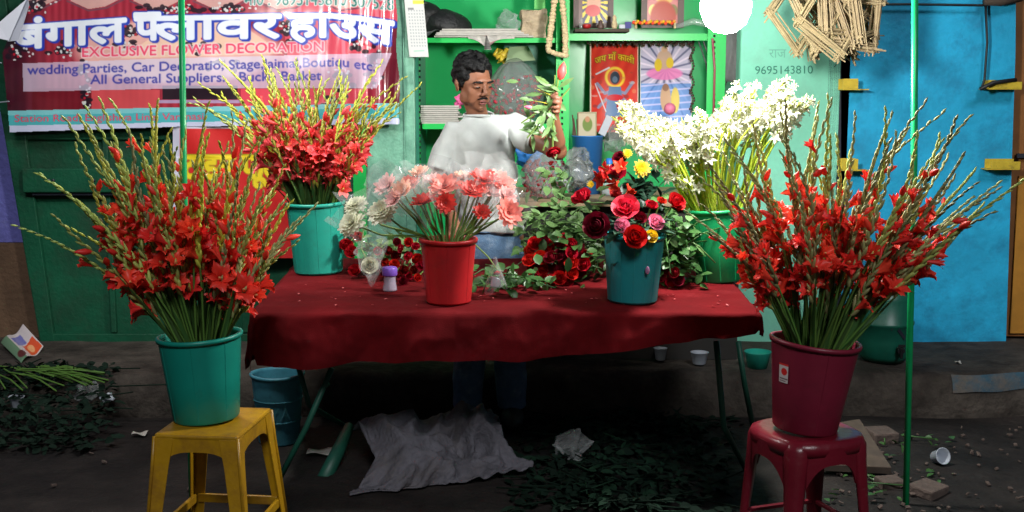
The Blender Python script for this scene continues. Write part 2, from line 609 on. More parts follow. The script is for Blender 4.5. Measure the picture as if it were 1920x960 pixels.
M['iris'] = mat('dark_iris', (0.008, 0.005, 0.004), 0.15)
M['shirt'] = mat('white_cotton', (0.50, 0.53, 0.52), 0.9, var=0.07, vscale=14, bump=0.15, bscale=320, spec=0.15)
M['denim'] = mat('blue_denim', (0.09, 0.17, 0.29), 0.85, var=0.3, vscale=18, dirt=((0.3, 0.38, 0.46), 12, 0.52, 0.7, 0.6), bump=0.3, bscale=200)
M['shoe'] = mat('dark_rubber', (0.02, 0.018, 0.016), 0.6)
M['print'] = mat('vinyl_banner_print', (1, 1, 1), 0.3, attr=True, spec=0.5, coat=0.7)
M['paper_print'] = mat('printed_paper', (1, 1, 1), 0.55, attr=True)
M['gloss_print'] = mat('glossy_poster_paper', (1, 1, 1), 0.3, attr=True, spec=0.4)
M['cloth_print'] = mat('printed_cloth', (1, 1, 1), 0.7, attr=True)
M['banner_back'] = mat('white_vinyl_back', (0.55, 0.57, 0.66), 0.5)
M['paper'] = mat('newsprint', (0.46, 0.44, 0.40), 0.85, var=0.15, vscale=30)
M['paper_brown'] = mat('brown_paper', (0.42, 0.33, 0.22), 0.85, var=0.2, vscale=20, bump=0.5)
M['straw'] = mat('dry_reed', (0.40, 0.31, 0.17), 0.65, var=0.25, vscale=30, rnd=0.15)
M['garland'] = mat('tan_garland', (0.60, 0.47, 0.27), 0.8, var=0.25, vscale=60, bump=0.5, bscale=90)
M['black_bag'] = mat('black_bag', (0.012, 0.012, 0.013), 0.55, bump=0.4)
M['grey_bag'] = mat('grey_cloth_bag', (0.13, 0.13, 0.13), 0.7, var=0.2, bump=0.4)
M['frame_wood'] = mat('dark_frame_wood', (0.085, 0.045, 0.035), 0.45, var=0.2)
M['sack'] = mat('woven_sack', (0.12, 0.115, 0.135), 0.9, var=0.35, vscale=14, dirt=((0.12, 0.10, 0.09), 6, 0.5, 0.75, 0.7), bump=0.5, bscale=60)
M['plank'] = mat('weathered_board', (0.075, 0.053, 0.038), 0.85, var=0.35, vscale=12, dirt=((0.04, 0.03, 0.025), 9, .45, .7, .8))
M['cup'] = mat('white_cup_plastic', (0.42, 0.46, 0.52), 0.4, transl=0.2)
M['jar'] = mat('cloudy_jar_plastic', (0.45, 0.40, 0.50), 0.25, transp=0.25)
M['lid_purple'] = mat('purple_lid', (0.20, 0.09, 0.50), 0.4)
M['wire'] = mat('black_wire', (0.012, 0.012, 0.014), 0.5)
M['ink'] = mat('faded_green_ink', (0.045, 0.22, 0.16), 0.9)
M['ink_faint'] = mat('faint_green_ink', (0.16, 0.44, 0.33), 0.9)
M['bottle'] = mat('clear_bottle', (0.6, 0.7, 0.75), 0.15, transp=0.5)
M['cap_blue'] = mat('blue_cap', (0.03, 0.2, 0.7), 0.35)
M['tap'] = mat('black_tap', (0.01, 0.01, 0.012), 0.4)
M['redcloth'] = mat('red_cloth', (0.55, 0.012, 0.012), 0.7)
M['pinkp'] = mat('pink_paper', (0.75, 0.12, 0.33), 0.6)
M['yellowp'] = mat('yellow_packet', (0.75, 0.55, 0.05), 0.4, var=0.3, vscale=30)
M['folder'] = mat('pale_green_card', (0.42, 0.55, 0.33), 0.6)
M['brick'] = mat('rubble_brick', (0.085, 0.06, 0.05), 0.9, var=0.3, vscale=20, bump=0.5)


# ================================================================== THE SETTING
def pbox(mb, x0, y0, x1, y1, Y, depth):
    """a board whose front face covers photograph rectangle x0..x1, y0..y1 at depth Y and that is `depth` metres thick"""
    a, b = at(x0, y0, Y), at(x1, y1, Y)
    return mb.span(a.x, b.x, Y, Y + depth, b.z, a.z)


WALL = 5.80
PL_TOP = 0.204

# ground, one sheet to the horizon, finely divided where it is seen
mb = MB()
def gz(x, y):
    return 0.012 * noise.noise((x * 1.7, y * 1.7, 0)) + 0.006 * noise.noise((x * 6, y * 6, 3))
mb.grid(lambda u, v: Vector((-4 + 8 * u, 2.2 + 4.2 * v, gz(-4 + 8 * u, 2.2 + 4.2 * v))), 120, 70)
tag(mb.build('ground', M['ground'], smooth=True), kind='structure')
mb = MB()
mb.grid(lambda u, v: Vector((-120 + 240 * u, -60 + 260 * v, -0.03)), 4, 4)
tag(mb.build('ground_far', M['ground']), kind='structure')

# raised pavement in front of the shops, its edge broken and worn
mb = MB()
def pav(u, v):
    x = -5 + 10 * u
    n1 = noise.noise((x * 1.3, 0, 1)) * 0.05 + noise.noise((x * 5, 2, 1)) * 0.018
    prof = [(5.10, -0.03), (5.085, 0.03), (5.09, 0.10), (5.10, 0.165), (5.125, 0.195), (5.17, PL_TOP), (5.4, PL_TOP), (5.7, PL_TOP), (6.1, PL_TOP), (7.2, PL_TOP)]
    y, z = prof[int(round(v * 9))]
    w = 1 if y < 5.3 else 0.0
    return Vector((x, y + n1 * w, z + (0.012 * noise.noise((x * 4, y * 4, z * 5)) if z > 0 else 0)))
mb.grid(pav, 160, 9)
tag(mb.build('raised_pavement', M['concrete'], smooth=True), kind='structure')
# faded blue paint along the right edge of the kerb
mb = MB()
kx = np.linspace(2.0, 3.6, 40)
vs = []
for x in kx:
    for r in (2, 3, 4):
        q = pav((x + 5) / 10, r / 9)
        if r == 2: q.z += 0.02 + 0.015 * noise.noise((x * 7, 0, 0))
        vs.append(q + Vector((0, -0.004, 0.003)))
mb.add(vs, [(i * 3 + j, i * 3 + j + 1, i * 3 + j + 4, i * 3 + j + 3) for i in range(39) for j in range(2)])
tag(mb.build('kerb_paint_strip', M['bluepaint_worn'], smooth=True), kind='structure')

# far-left violet wall with a brown foot
w = thing('painted_wall', 'violet plastered wall with a brown base beyond the green door', 'wall', (at(20, 640, 5.9).x, 5.92, PL_TOP))
mb = MB(); a = at(-300, 455, 5.9); b = at(110, -120, 5.9)
mb.span(a.x, b.x, 5.92, 6.1, a.z, b.z)
o = mb.build('upper_plaster', M['purple']); o.parent = w; o.matrix_parent_inverse = Matrix.Translation(-Vector(w.location))
mb = MB(); mb.span(a.x, b.x, 5.90, 6.1, 0.1, a.z - 0.002)
o = mb.build('brown_base', M['brown_wall']); o.parent = w; o.matrix_parent_inverse = Matrix.Translation(-Vector(w.location))


def hold(root, *objs):
    """parent finished world-space meshes to a thing without moving them"""
    inv = root.matrix_basis.inverted() if root.parent is None else root.matrix_world.inverted()
    for o in objs:
        o.parent = root
        o.matrix_parent_inverse = inv
    return objs


def root_at(name, label, cat, loc, group=None, rot=(0, 0, 0)):
    return thing(name, label, cat, loc, rot, group)


# green panelled shop door, left half of the picture
gd = root_at('green_door', 'dark green panelled wooden shop door under the printed banner', 'door', (-1.7, WALL, PL_TOP))
mb = MB()
lx = lambda py: (py - 205) * 75 / 435
mb.prism([at(lx(-140), -140, 5.83), at(700, -140, 5.83), at(700, 668, 5.83), at(lx(660), 660, 5.83)], (0, 0.06, 0))
panel = mb.build('door_panel', M['door_green'])
mb = MB()
T0 = 5.80
mb.prism([at(lx(-140), -140, T0), at(lx(-140) + 50, -140, T0), at(105, 660, T0), at(lx(660), 660, T0)], (0, 0.028, 0))
for x0, x1 in ((172, 218), (300, 322), (430, 470), (560, 590)):
    pbox(mb, x0, -140, x1, 624, T0 + 0.002, 0.026)
pbox(mb, 80, 626, 690, 668, T0 + 0.004, 0.03)
pbox(mb, 46, 240, 690, 262, T0 + 0.005, 0.02)
fr = mb.build('door_frame', M['door_green'], bevel=0.004)
mb = MB(); pbox(mb, 40, 316, 262, 361, 5.755, 0.04)
lb = mb.build('latch_board', M['door_green'], bevel=0.005)
mb = MB()
for px in (92, 100, 176):
    mb.ell(at(px, 338, 5.752), 0.008, 8, 6)
pbox(mb, 60, 361, 240, 366, 5.775, 0.02)  # dark strip painted in for the shade below the latch board
bo = mb.build('bolts_and_shade_strip', M['darkmetal'])
hold(gd, panel, fr, lb); hold(gd, bo)
mb = MB(); pbox(mb, 88, 668, 720, 698, 5.62, 0.3)
o = mb.build('door_sill', M['concrete'], bevel=0.01); hold(gd, o)

# pale green column right of the banner
tc = root_at('painted_column', 'stained pale green column between the banner and the shelves', 'column', (-0.6, WALL, PL_TOP))
mb = MB(); pbox(mb, 664, -140, 783, 655, 5.79, 0.35); a = mb.build('column_shaft', M['teal_col'], bevel=0.006)
mb = MB(); pbox(mb, 660, 235, 692, 640, 5.765, 0.024); b = mb.build('edge_strip', M['cab_bright'], bevel=0.003)
mb = MB(); pbox(mb, 755, -140, 760, 450, 5.782, 0.01); c = mb.build('edge_bead', M['teal_col'])
hold(tc, a, b, c)

# steel shelving with green back: the inside of the shop
sh = root_at('steel_shelving', 'bright green slotted steel shelving lining the open shop', 'shelving', (0.3, 6.0, PL_TOP))
BK = 6.32
mb = MB(); a = at(780, -150, BK); b = at(1400, 660, BK)
mb.span(a.x - 0.1, b.x + 0.1, BK, BK + 0.03, PL_TOP, 2.5)
hold(sh, mb.build('back_panel', M['cab_green']))
mb = MB(); x = at(783, 0, 5.84).x; mb.span(x - 0.02, x, 5.84, BK - 0.002, PL_TOP, 2.5)
hold(sh, mb.build('side_panel', M['cab_teal']))
mb = MB(); x = at(1054, 0, 5.9).x; mb.span(x - 0.008, x + 0.008, 5.93, BK - 0.002, at(0, 238, 5.9).z, 2.5)
hold(sh, mb.build('side_panel', M['cab_green']))
# a dull green loose panel leaning inside the left bay, right of the man
mb = MB(); mb.prism([at(945, 82, 6.2), at(1040, 82, 6.2), at(1040, 238, 6.2), at(945, 238, 6.2)], (0, 0.02, 0))
hold(sh, mb.build('inner_panel', M['cab_teal']))


def post(x0, x1, Y=5.86, dots=True):
    mb = MB()
    pbox(mb, x0, -150, x1, 660, Y, 0.004)
    a = at(x0, 0, Y); mb.span(a.x, a.x + 0.004, Y + 0.006, Y + 0.045, PL_TOP, 2.5)
    if dots:
        mb.cur = 1
        xm = (x0 + x1) / 2
        for py in range(-100, 420, 11):
            pbox(mb, xm - 1.9, py, xm + 1.9, py + 4.5, Y - 0.0015, 0.001)
    return mb.build('slotted_post', [M['cab_bright'], M['hole']])
hold(sh, post(783, 791), post(1044, 1064), post(1332, 1347))


def shelf(x0, x1, y0, y1, Y=5.885):
    a, b = at(x0, y0, Y), at(x1, y1, Y)
    mb = MB()
    mb.span(a.x, b.x, Y, Y + 0.02, b.z, a.z)
    mb.span(a.x + 0.002, b.x - 0.002, Y + 0.021, BK - 0.004, a.z - 0.006, a.z - 0.001)
    return mb.build('shelf', M['cab_bright'])
hold(sh, shelf(792, 1042, 71, 80), shelf(1066, 1331, 63, 76), shelf(792, 1042, 232, 242))

# worn wooden counter board, right part of the shop
ct = root_at('wooden_counter', 'worn pale wooden counter board with a dark front below it', 'counter', (0.5, 5.6, PL_TOP))
CZ = at(0, 379, 5.32).z
a, b = at(955, 379, 5.32), at(1402, 379, 5.32)
mb = MB(); mb.span(a.x, b.x, 5.32, 6.29, CZ - 0.022, CZ)
o1 = mb.build('board', M['counter'], bevel=0.003)
mb = MB(); mb.span(a.x + 0.02, b.x - 0.02, 5.38, 5.40, PL_TOP, CZ - 0.024)
o2 = mb.build('front_panel', M['shoe'])
hold(ct, o1, o2)

# mint pillar with a handwritten number
mp = root_at('mint_wall', 'mint green plastered wall with a handwritten phone number', 'wall', (1.4, WALL, PL_TOP))
mb = MB(); pbox(mb, 1395, -150, 1560, 668, WALL, 0.56)
hold(mp, mb.build('plaster', M['mint'], bevel=0.012))
t1 = wall_text('9695143810', 1416, 1524, lambda x: 139 - (x - 1416) * 0.012, 15, WALL - 0.004, M['ink'], 'handwritten_number', None)
t2 = wall_text('राज', 1442, 1474, lambda x: 108, 17, WALL - 0.004, M['ink_faint'], 'faint_scribble', None)
hold(mp, t1, t2)

# blue kiosk wall with yellow brackets
bw = root_at('blue_wall', 'bright blue painted shop wall with four yellow brackets', 'wall', (2.0, WALL, PL_TOP))
mb = MB(); mb.prism([at(1577, -150, WALL), at(1906, -150, WALL), at(1904, 100, WALL), at(1886, 646, WALL), at(1577, 652, WALL)], (0, 0.05, 0))
hold(bw, mb.build('panel', M['blue']))
for (x0, x1, y0, y1, left) in ((1574, 1622, 148, 169, 1), (1574, 1622, 297, 319, 1), (1838, 1905, 150, 168, 0), (1842, 1902, 298, 317, 0)):
    mb = MB()
    a, b = at(x0, y0, 5.78), at(x1, y1, 5.78)
    pr = 0.085
    xa, xb = (a.x, a.x + 0.085) if left else (a.x + 0.02, b.x)
    mb.span(xa, xb, 5.794, 5.799, b.z, a.z)
    mb.span(a.x, b.x, 5.80 - pr, 5.793, b.z, b.z + 0.005)
    if left: mb.span(xa, xb - 0.01, 5.80 - pr, 5.80 - pr + 0.005, b.z + 0.006, a.z)
    else: mb.span(xa, b.x, 5.80 - pr, 5.80 - pr + 0.005, b.z + 0.006, a.z - 0.01)
    hold(bw, mb.build('bracket', M['yellow_br']))
mb = MB(); pbox(mb, 1562, -150, 1575, 655, 5.80, 0.2)  # dark strip standing in for the dark gap between the two walls
o = mb.build('dark_gap_strip', M['darkmetal'], bevel=0.004)
tag(o, 'dark upright strip standing in for the gap between the mint wall and the blue wall', 'gap strip')

# brown door at the far right
bd = root_at('brown_door', 'brown wooden door at the right edge beside the blue wall', 'door', (2.6, 5.85, PL_TOP))
mb = MB(); mb.prism([at(1903, -150, 5.86), at(2150, -150, 5.86), at(2150, 632, 5.86), at(1880, 630, 5.86)], (0, 0.05, 0))
o1 = mb.build('leaf', M['brown_door'])
mb = MB(); pbox(mb, 1911, 330, 1990, 625, 5.845, 0.012)
mb2 = MB(); pbox(mb2, 1908, 288, 2000, 296, 5.83, 0.02)
hold(bd, o1, mb.build('door_board', mat('ochre_wood', (0.38, 0.17, 0.02), 0.55, var=0.25)), mb2.build('hinge', M['darkmetal']))

# cable on the blue wall
mb = MB(); mb.tube([at(1575, 9, 5.76), at(1700, 8, 5.76), at(1842, 10, 5.76), at(1860, 6, 5.77)], 0.006)
mb.tube([at(1848, 10, 5.77), at(1851, 80, 5.77), at(1846, 150, 5.77), at(1840, 166, 5.76)], 0.006)
mb.tube([at(1838, 167, 5.70), at(1862, 155, 5.70), at(1905, 150, 5.72)], 0.011)
tag(mb.build('electric_cable', M['wire'], smooth=True), 'thin black electric cable running along the top of the blue wall', 'cable')
mb = MB(); mb.tube([at(1845, 2, 5.75), at(1875, 1, 5.75), at(1915, -8, 5.75)], [0.02, 0.028, 0.028], 8)
tag(mb.build('rolled_bundle', M['plank'], smooth=True), 'brown roll on top of the blue wall at the right', 'roll')


# ================================================================== LAMPS
def bulb(name, loc, label, E, r):
    t = thing(name, label, 'lamp', loc)
    mb = MB(); mb.lathe([(.001, -r * 1.02), (r * .42, -r * .95), (r * .78, -r * .66), (r * .98, -r * .2), (r, r * .15), (r * .86, r * .6), (r * .55, r * .98), (r * .34, r * 1.3)], 32)
    mb.build('glass_bulb', emit(name + '_light', (1.0, 0.985, 0.93), E), t, smooth=True)
    mb = MB(); mb.lathe([(0.001, r * 1.31), (r * .36, r * 1.31), (r * .38, r * 1.31 + .05), (r * .25, r * 1.31 + .085), (0.001, r * 1.31 + .09)], 16)
    mb.build('socket', M['cup'], t, smooth=True)
    mb = MB(); mb.tube([(0, 0, r * 1.31 + 0.085), (0.01, 0.02, r + 0.5), (0, 0.05, 2.75 - loc[2])], 0.005, 6)
    mb.build('cord', M['wire'], t)
    return t


L1 = at(1361, 14, 4.06)
bulb('hanging_lamp', L1, 'white lamp bulb, built as wide as its glare, hanging before the mint wall', LAMP_E, 0.088)  # the bulb's glare is put into its shape, hence the large radius
bulb('overhead_lamp', Vector((-1.15, 4.2, 2.045)), 'second white lamp hanging above the banner, mirrored in its vinyl', LAMP2_E, 0.07)

# ================================================================== THE BANNER
bw_, bh_ = 754, 282
cv = Canvas(bw_, bh_, (168, 48, 66))
OY = 30                                     # canvas row of photograph row 0
X_, Y_ = cv.xx, cv.yy - OY
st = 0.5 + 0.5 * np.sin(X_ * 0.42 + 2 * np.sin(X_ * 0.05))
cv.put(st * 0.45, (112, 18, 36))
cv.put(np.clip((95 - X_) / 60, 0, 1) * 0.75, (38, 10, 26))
cv.ell(330, OY + 95, 190, 62, (226, 178, 168), 0.9)
cv.poly([(225, OY + 110), (330, OY + 40), (430, OY + 30), (530, OY + 100)], (232, 196, 170), 0.8)
cv.poly([(520, OY - 30), (754, OY - 30), (754, OY + 110), (540, OY + 110)], (226, 84, 104), 0.75)
for x in (560, 600, 640, 676, 705):
    cv.line([(x, OY - 30), (x + 8, OY + 200)], 7, (242, 150, 166), 0.6)
for i in range(6):                          # draped swags along the top
    cx = 60 + i * 118
    cv.poly([(cx - 60, OY - 40), (cx + 64, OY - 40), (cx + 55, OY - 6), (cx + 20, OY + 12), (cx - 12, OY + 17), (cx - 45, OY + 2)], (206, 166, 158), 0.9)
    cv.line([(cx - 52, OY + 2), (cx - 12, OY + 20), (cx + 22, OY + 15), (cx + 60, OY - 4)], 3, (110, 70, 84), 0.9)
cv.put(((Y_ > 165) & (Y_ < 214) & (X_ > 60) & (X_ < 172)).astype(float), (98, 16, 28), 0.7)
cv.put(((Y_ > 168) & (Y_ < 205) & (X_ >= 172) & (X_ < 300)).astype(float), (206, 78, 82), 0.85)
cv.put(((Y_ > 160) & (Y_ < 187) & (X_ >= 305) & (X_ < 446)).astype(float), (34, 16, 30), 1)
cv.put(((Y_ > 187) & (Y_ < 194) & (X_ >= 298) & (X_ < 450)).astype(float), (170, 160, 200), 0.8)
cv.put(((Y_ > 166) & (Y_ < 200) & (X_ >= 452) & (X_ < 690)).astype(float), (228, 74, 92), 0.85)
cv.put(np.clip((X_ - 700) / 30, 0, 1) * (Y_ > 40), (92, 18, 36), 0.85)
rr = random.Random(3)
for (cx, cy, n, sx, sy) in ((34, 96, 16, 26, 18), (120, 92, 16, 26, 14), (238, 70, 22, 22, 28), (330, 18, 26, 60, 8), (430, 16, 20, 40, 7), (70, 12, 16, 20, 12),
                            (378, 88, 16, 26, 10), (545, 55, 20, 16, 22), (668, 78, 18, 22, 16), (160, 182, 14, 9, 26), (158, 130, 14, 10, 30), (640, 150, 22, 20, 26), (700, 120, 18, 14, 40), (420, 120, 10, 30, 10), (620, 190, 14, 14, 12)):
    for k in range(n):
        cv.ell(cx + rr.gauss(0, sx * .5), OY + cy + rr.gauss(0, sy * .5), rr.uniform(4, 8), rr.uniform(3, 6), (34, 22, 34), 0.85)
    for k in range(n):
        cv.ell(cx + rr.gauss(0, sx * .55), OY + cy + rr.gauss(0, sy * .55), rr.uniform(1.5, 3), rr.uniform(1.5, 2.6), (205, 205, 205), 0.95)
    for k in range(n // 4):
        cv.ell(cx + rr.gauss(0, sx * .5), OY + cy + rr.gauss(0, sy * .5), 2.5, 2.5, (190, 30, 50), 0.9)
cv.poly([(42, OY + 119), (330, OY + 109), (735, OY + 99), (706, OY + 166), (330, OY + 166), (44, OY + 172)], (208, 200, 222), 0.74)
# teal strip and the hem below it
sb = lambda x: OY + 208 - x * 0.02
cv.poly([(0, sb(0)), (754, sb(754)), (754, OY + 300), (0, OY + 300)], (74, 172, 178))
cv.poly([(0, sb(0)), (754, sb(754)), (754, sb(754) + 9), (0, sb(0) + 9)], (140, 200, 205), 0.7)
cv.poly([(0, OY + 234 + 2), (754, OY + 221), (754, OY + 300), (0, OY + 300)], (196, 200, 226))
m = cv.mask_text('Station Road, Englishiya Line, Varanasi', 28, 382, lambda x: OY + 229 - (x - 28) * 0.012, 13)
cv.put(dilate(m, 0.7), (222, 60, 92))
m = cv.mask_text('wedding Parties, Car Decoratio, Stage,Jaimal,Boutiqu etc.', 52, 704,
                 lambda x: OY + 140 - (x - 52) * 0.0265 + (0 if x < 640 else (x - 640) * 0.18), 17)
cv.put(dilate(m, 1.0), (54, 56, 150))
m = cv.mask_text('All General Suppliers.   Bucke Basket', 170, 603, lambda x: OY + 158 - (x - 170) * 0.018, 17)
cv.put(dilate(m, 1.0), (54, 56, 150))
m = cv.mask_text('EXCLUSIVE FLOWER DECORATION', 155, 607, lambda x: OY + 107 - (x - 155) * 0.024, 18)
cv.put(dilate(m, 3.0), (232, 214, 216), 0.85)
cv.put(dilate(m, 1.1), (226, 62, 98))
m = cv.mask_text('मो0 : 9695143810 307528', 458, 738, lambda x: OY + 10 + (0 if x < 640 else (x - 640) * 0.10), 21)
cv.put(dilate(m, 2.4), (222, 226, 220), 0.85)
cv.put(dilate(m, 0.8), (24, 116, 108))
# the headline: heavy white letters with a blue edge and shade
top = lambda x: OY + (44 - (x - 44) * 0.072 if x < 250 else (28 - (x - 250) * 0.018 if x < 560 else 22 + max(0, x - 640) * 0.15))
base = lambda x: top(x) + 47
H = np.zeros((bh_, bw_))
for (s, x0, x1, clip) in (('बंगाल', 28, 236, None), ('फ', 254, 318, (254, 297)), ('लावर', 290, 526, None), ('हाउस', 542, 738, None)):
    H = np.maximum(H, cv.mask_text(s, x0, x1, base, 46, clip))
H = np.maximum(H, ((np.abs(Y_ + OY - np.vectorize(lambda x: top(x) + 1)(X_)) < 3.5) & (X_ > 252) & (X_ < 300)).astype(float))
fat = dilate(H, 3.4)
edge = dilate(fat, 2.6)
cv.put(np.maximum(edge, np.roll(np.roll(edge, 3, 1), 2, 0)), (32, 58, 172))
cv.put(fat, (226, 231, 242))


def left_edge(py):
    return np.where(py < 78, 12 + (78 - py) * 0.52, np.where(py < 100, 12 - (py - 78) * 0.36, 4 + (py - 100) * 0.095))


def ban_pt(u, v):
    px, py = u, v - OY
    f = min(max((px - 590) / 110, 0), 1)
    d = 0.012 * noise.noise((px * 0.012, py * 0.016, 0)) + 0.0014 * noise.noise((px * 0.05, py * 0.035, 5))
    d += f * (0.011 * math.sin(px * 0.16 + py * 0.01) + 0.008 * noise.noise((px * 0.07, py * 0.012, 9)))
    d += (1 - f) * 0.004 * math.sin((px + py * 0.8) * 0.03)
    return at(px, py, 5.715 - d)


def ban_keep(u, v):
    py = v - OY
    bot = np.where(u < 330, 248 - u * 0.033, 237 - (u - 330) * 0.012)
    return (u >= left_edge(py)) & (py <= bot) & (u <= 741 + np.clip(py, 0, 300) * 0.04 + 2 * np.sin(py * 0.05))


bn = root_at('shop_banner', 'large crimson printed vinyl shop banner with white blue-edged Hindi headline', 'banner', at(370, 110, 5.72))
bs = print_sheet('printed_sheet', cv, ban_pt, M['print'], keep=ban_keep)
mb = MB()
mb.prism([at(52, -6, 5.69), at(14, 78, 5.69), at(34, 76, 5.67), at(54, 10, 5.66)], (0, 0.004, 0))
mb.prism([at(50, -2, 5.675), at(-4, 44, 5.64), at(-2, 72, 5.65), at(16, 76, 5.672)], (0, 0.004, 0))
fl = mb.build('folded_corner', M['banner_back'])
mb = MB(); mb.tube([at(3, 118, 5.69), at(-40, 112, 5.7), at(-90, 60, 5.75)], 0.003)
hold(bn, mb.build('tie_string', M['cup']))
mb = MB(); mb.tube([at(17, 190, 5.69), at(-30, 195, 5.75)], 0.003)
hold(bn, mb.build('tie_string', M['cup']))
hold(bn, bs, fl)

# red cloth sign below the banner
cv = Canvas(300, 250, (196, 22, 22))
cv.put((cv.xx < 14).astype(float), (196, 196, 214))
cv.put((cv.yy < 5).astype(float), (196, 196, 214))
m = cv.mask_text('टाइम फूल', 20, 206, lambda x: 98, 46)
cv.put(((cv.yy > 45) & (cv.yy < 122) & (cv.xx > 20)).astype(float) * 0.0, (222, 190, 20))
cv.put(dilate(m, 4), (120, 120, 10), 1)
cv.put(dilate(m, 3), (226, 200, 24))
rc = print_sheet('red_sign_cloth', cv, lambda u, v: at(324 + u, 236 + v, 5.735 + 0.006 * noise.noise((u * 0.03, v * 0.02, 1)) - 0.008 * math.sin((u - v * 0.6) * 0.06) * (1 if v < 60 else .4)), M['cloth_print'], step=2)
tag(rc, 'red cloth sign with yellow Hindi letters hung below the banner', 'sign')

# ================================================================== ON THE SHELVES
# posters in the right bay
cv = Canvas(92, 170, (214, 60, 40))
cv.put(0.5 + 0.5 * np.sin(cv.xx * .3 + cv.yy * .13), (190, 32, 26), 0.6)
for k in range(9): cv.poly([(k * 11 - 3, 0), (k * 11 + 9, 0), (k * 11 + 3, 12)], (90, 20, 20), 0.7)
m = cv.mask_text('जय माँ काली', 10, 84, lambda x: 34 + 0.006 * (x - 47) ** 2, 12); cv.put(dilate(m, 1.6), (90, 60, 10)); cv.put(dilate(m, 0.8), (240, 200, 40))
cv.ell(47, 66, 19, 20, (240, 200, 60)); cv.ell(47, 66, 14, 15, (214, 90, 40))
for (ax_, ay_, bx_, by_) in ((28, 96, 14, 78), (66, 96, 80, 76), (30, 108, 16, 122), (64, 108, 78, 120)):
    cv.line([(47, 90), (ax_, ay_), (bx_, by_)], 6, (128, 140, 172), .9)
for k in range(30):
    cv.ell((k * 37) % 90, 50 + (k * 53) % 115, 3 + k % 4, 2 + k % 3, ((170, 60, 50), (214, 140, 90), (120, 50, 60), (206, 190, 190))[k % 4], .55)
cv.ell(47, 67, 9, 12, (48, 58, 74)); cv.ell(47, 70, 5, 6, (96, 116, 140)); cv.poly([(36, 84), (58, 84), (66, 140), (28, 140)], (92, 120, 158))
cv.line([(12, 60), (36, 48)], 3, (206, 206, 216)); cv.line([(10, 78), (30, 130)], 2, (206, 206, 216)); cv.ell(47, 104, 16, 6, (190, 30, 40)); cv.ell(60, 120, 10, 10, (170, 40, 40))
cv.put((cv.xx < 3) | (cv.xx > 89), (222, 210, 190))
ps = print_sheet('wall_poster', cv, lambda u, v: at(1106 + u, 79 + v, 6.22 - 0.012 * math.sin(u * .05) - 0.0006 * v), M['gloss_print'], solid=0.001)
tag(ps, 'orange-red devotional poster with yellow lettering and a many-armed blue figure', 'poster')
cv = Canvas(98, 160, (196, 186, 212))
for k in range(26):
    a = 2 * PI * k / 26
    cv.line([(48, 52), (48 + 120 * math.cos(a), 52 + 120 * math.sin(a))], 3.5, (92, 92, 128) if k % 2 else (236, 220, 238), 0.8)
cv.ell(46, 60, 34, 12, (236, 130, 190), 0.9); cv.ell(46, 34, 15, 18, (206, 170, 150)); cv.ell(34, 44, 7, 12, (226, 190, 60)); cv.ell(56, 40, 7, 10, (226, 190, 60)); cv.ell(46, 14, 6, 6, (214, 170, 140))
cv.put((cv.yy > 78).astype(float), (72, 130, 206), 0.7)
for k in range(7): cv.line([(0, 84 + k * 12), (98, 74 + k * 13)], 3, (206, 196, 236), 0.8)
cv.ell(48, 106, 10, 26, (200, 160, 130)); cv.ell(66, 110, 8, 24, (214, 186, 80)); cv.ell(48, 86, 6, 7, (150, 110, 90))
cv.put((cv.xx < 2) | (cv.xx > 95), (190, 200, 196))
ps = print_sheet('wall_poster', cv, lambda u, v: at(1200 + u, 78 + v, 6.22 - 0.010 * math.sin(u * .06 + 1) - 0.0006 * v), M['gloss_print'], solid=0.001)
tag(ps, 'lilac and blue devotional poster with rays behind a seated figure', 'poster')
# dark fringe garland above the posters
mb = MB()
for k in range(46):
    px = 1102 + k * 4.4
    mb.ell(at(px, 80 + 4 * math.sin(k * 1.9), 6.12 + U(-.01, .01)), (0.008, 0.008, U(.008, .018)), 6, 4)
for k in range(26):
    mb.ell(at(1298 + 3 * math.sin(k), 84 + k * 5, 6.12), (U(.005, .012), 0.006, .007), 6, 4)
tag(mb.build('dried_garland', M['frame_wood'], smooth=True), 'dark dried garland looped above and beside the posters', 'garland')


def framed(name, x0, y0, x1, y1, Y, cv, label):
    t = root_at(name, label, 'picture', at((x0 + x1) / 2, y1, Y))
    mb = MB(); wdt = 9
    pbox(mb, x0, y0, x0 + wdt, y1, Y, 0.025); pbox(mb, x1 - wdt, y0, x1, y1, Y, 0.025)
    pbox(mb, x0 + wdt, y1 - wdt, x1 - wdt, y1, Y + .001, 0.023); pbox(mb, x0 + wdt, y0, x1 - wdt, y0 + wdt, Y + .001, 0.023)
    hold(t, mb.build('frame', M['frame_wood']))
    X0, X1, Y0, Y1 = x0 + wdt, x1 - wdt, y0 + wdt, y1 - wdt
    hold(t, print_sheet('print', cv, lambda u, v: at(X0 + (X1 - X0) * u / (cv.w - 1), Y0 + (Y1 - Y0) * v / (cv.h - 1), Y + 0.012), M['gloss_print']))
    return t


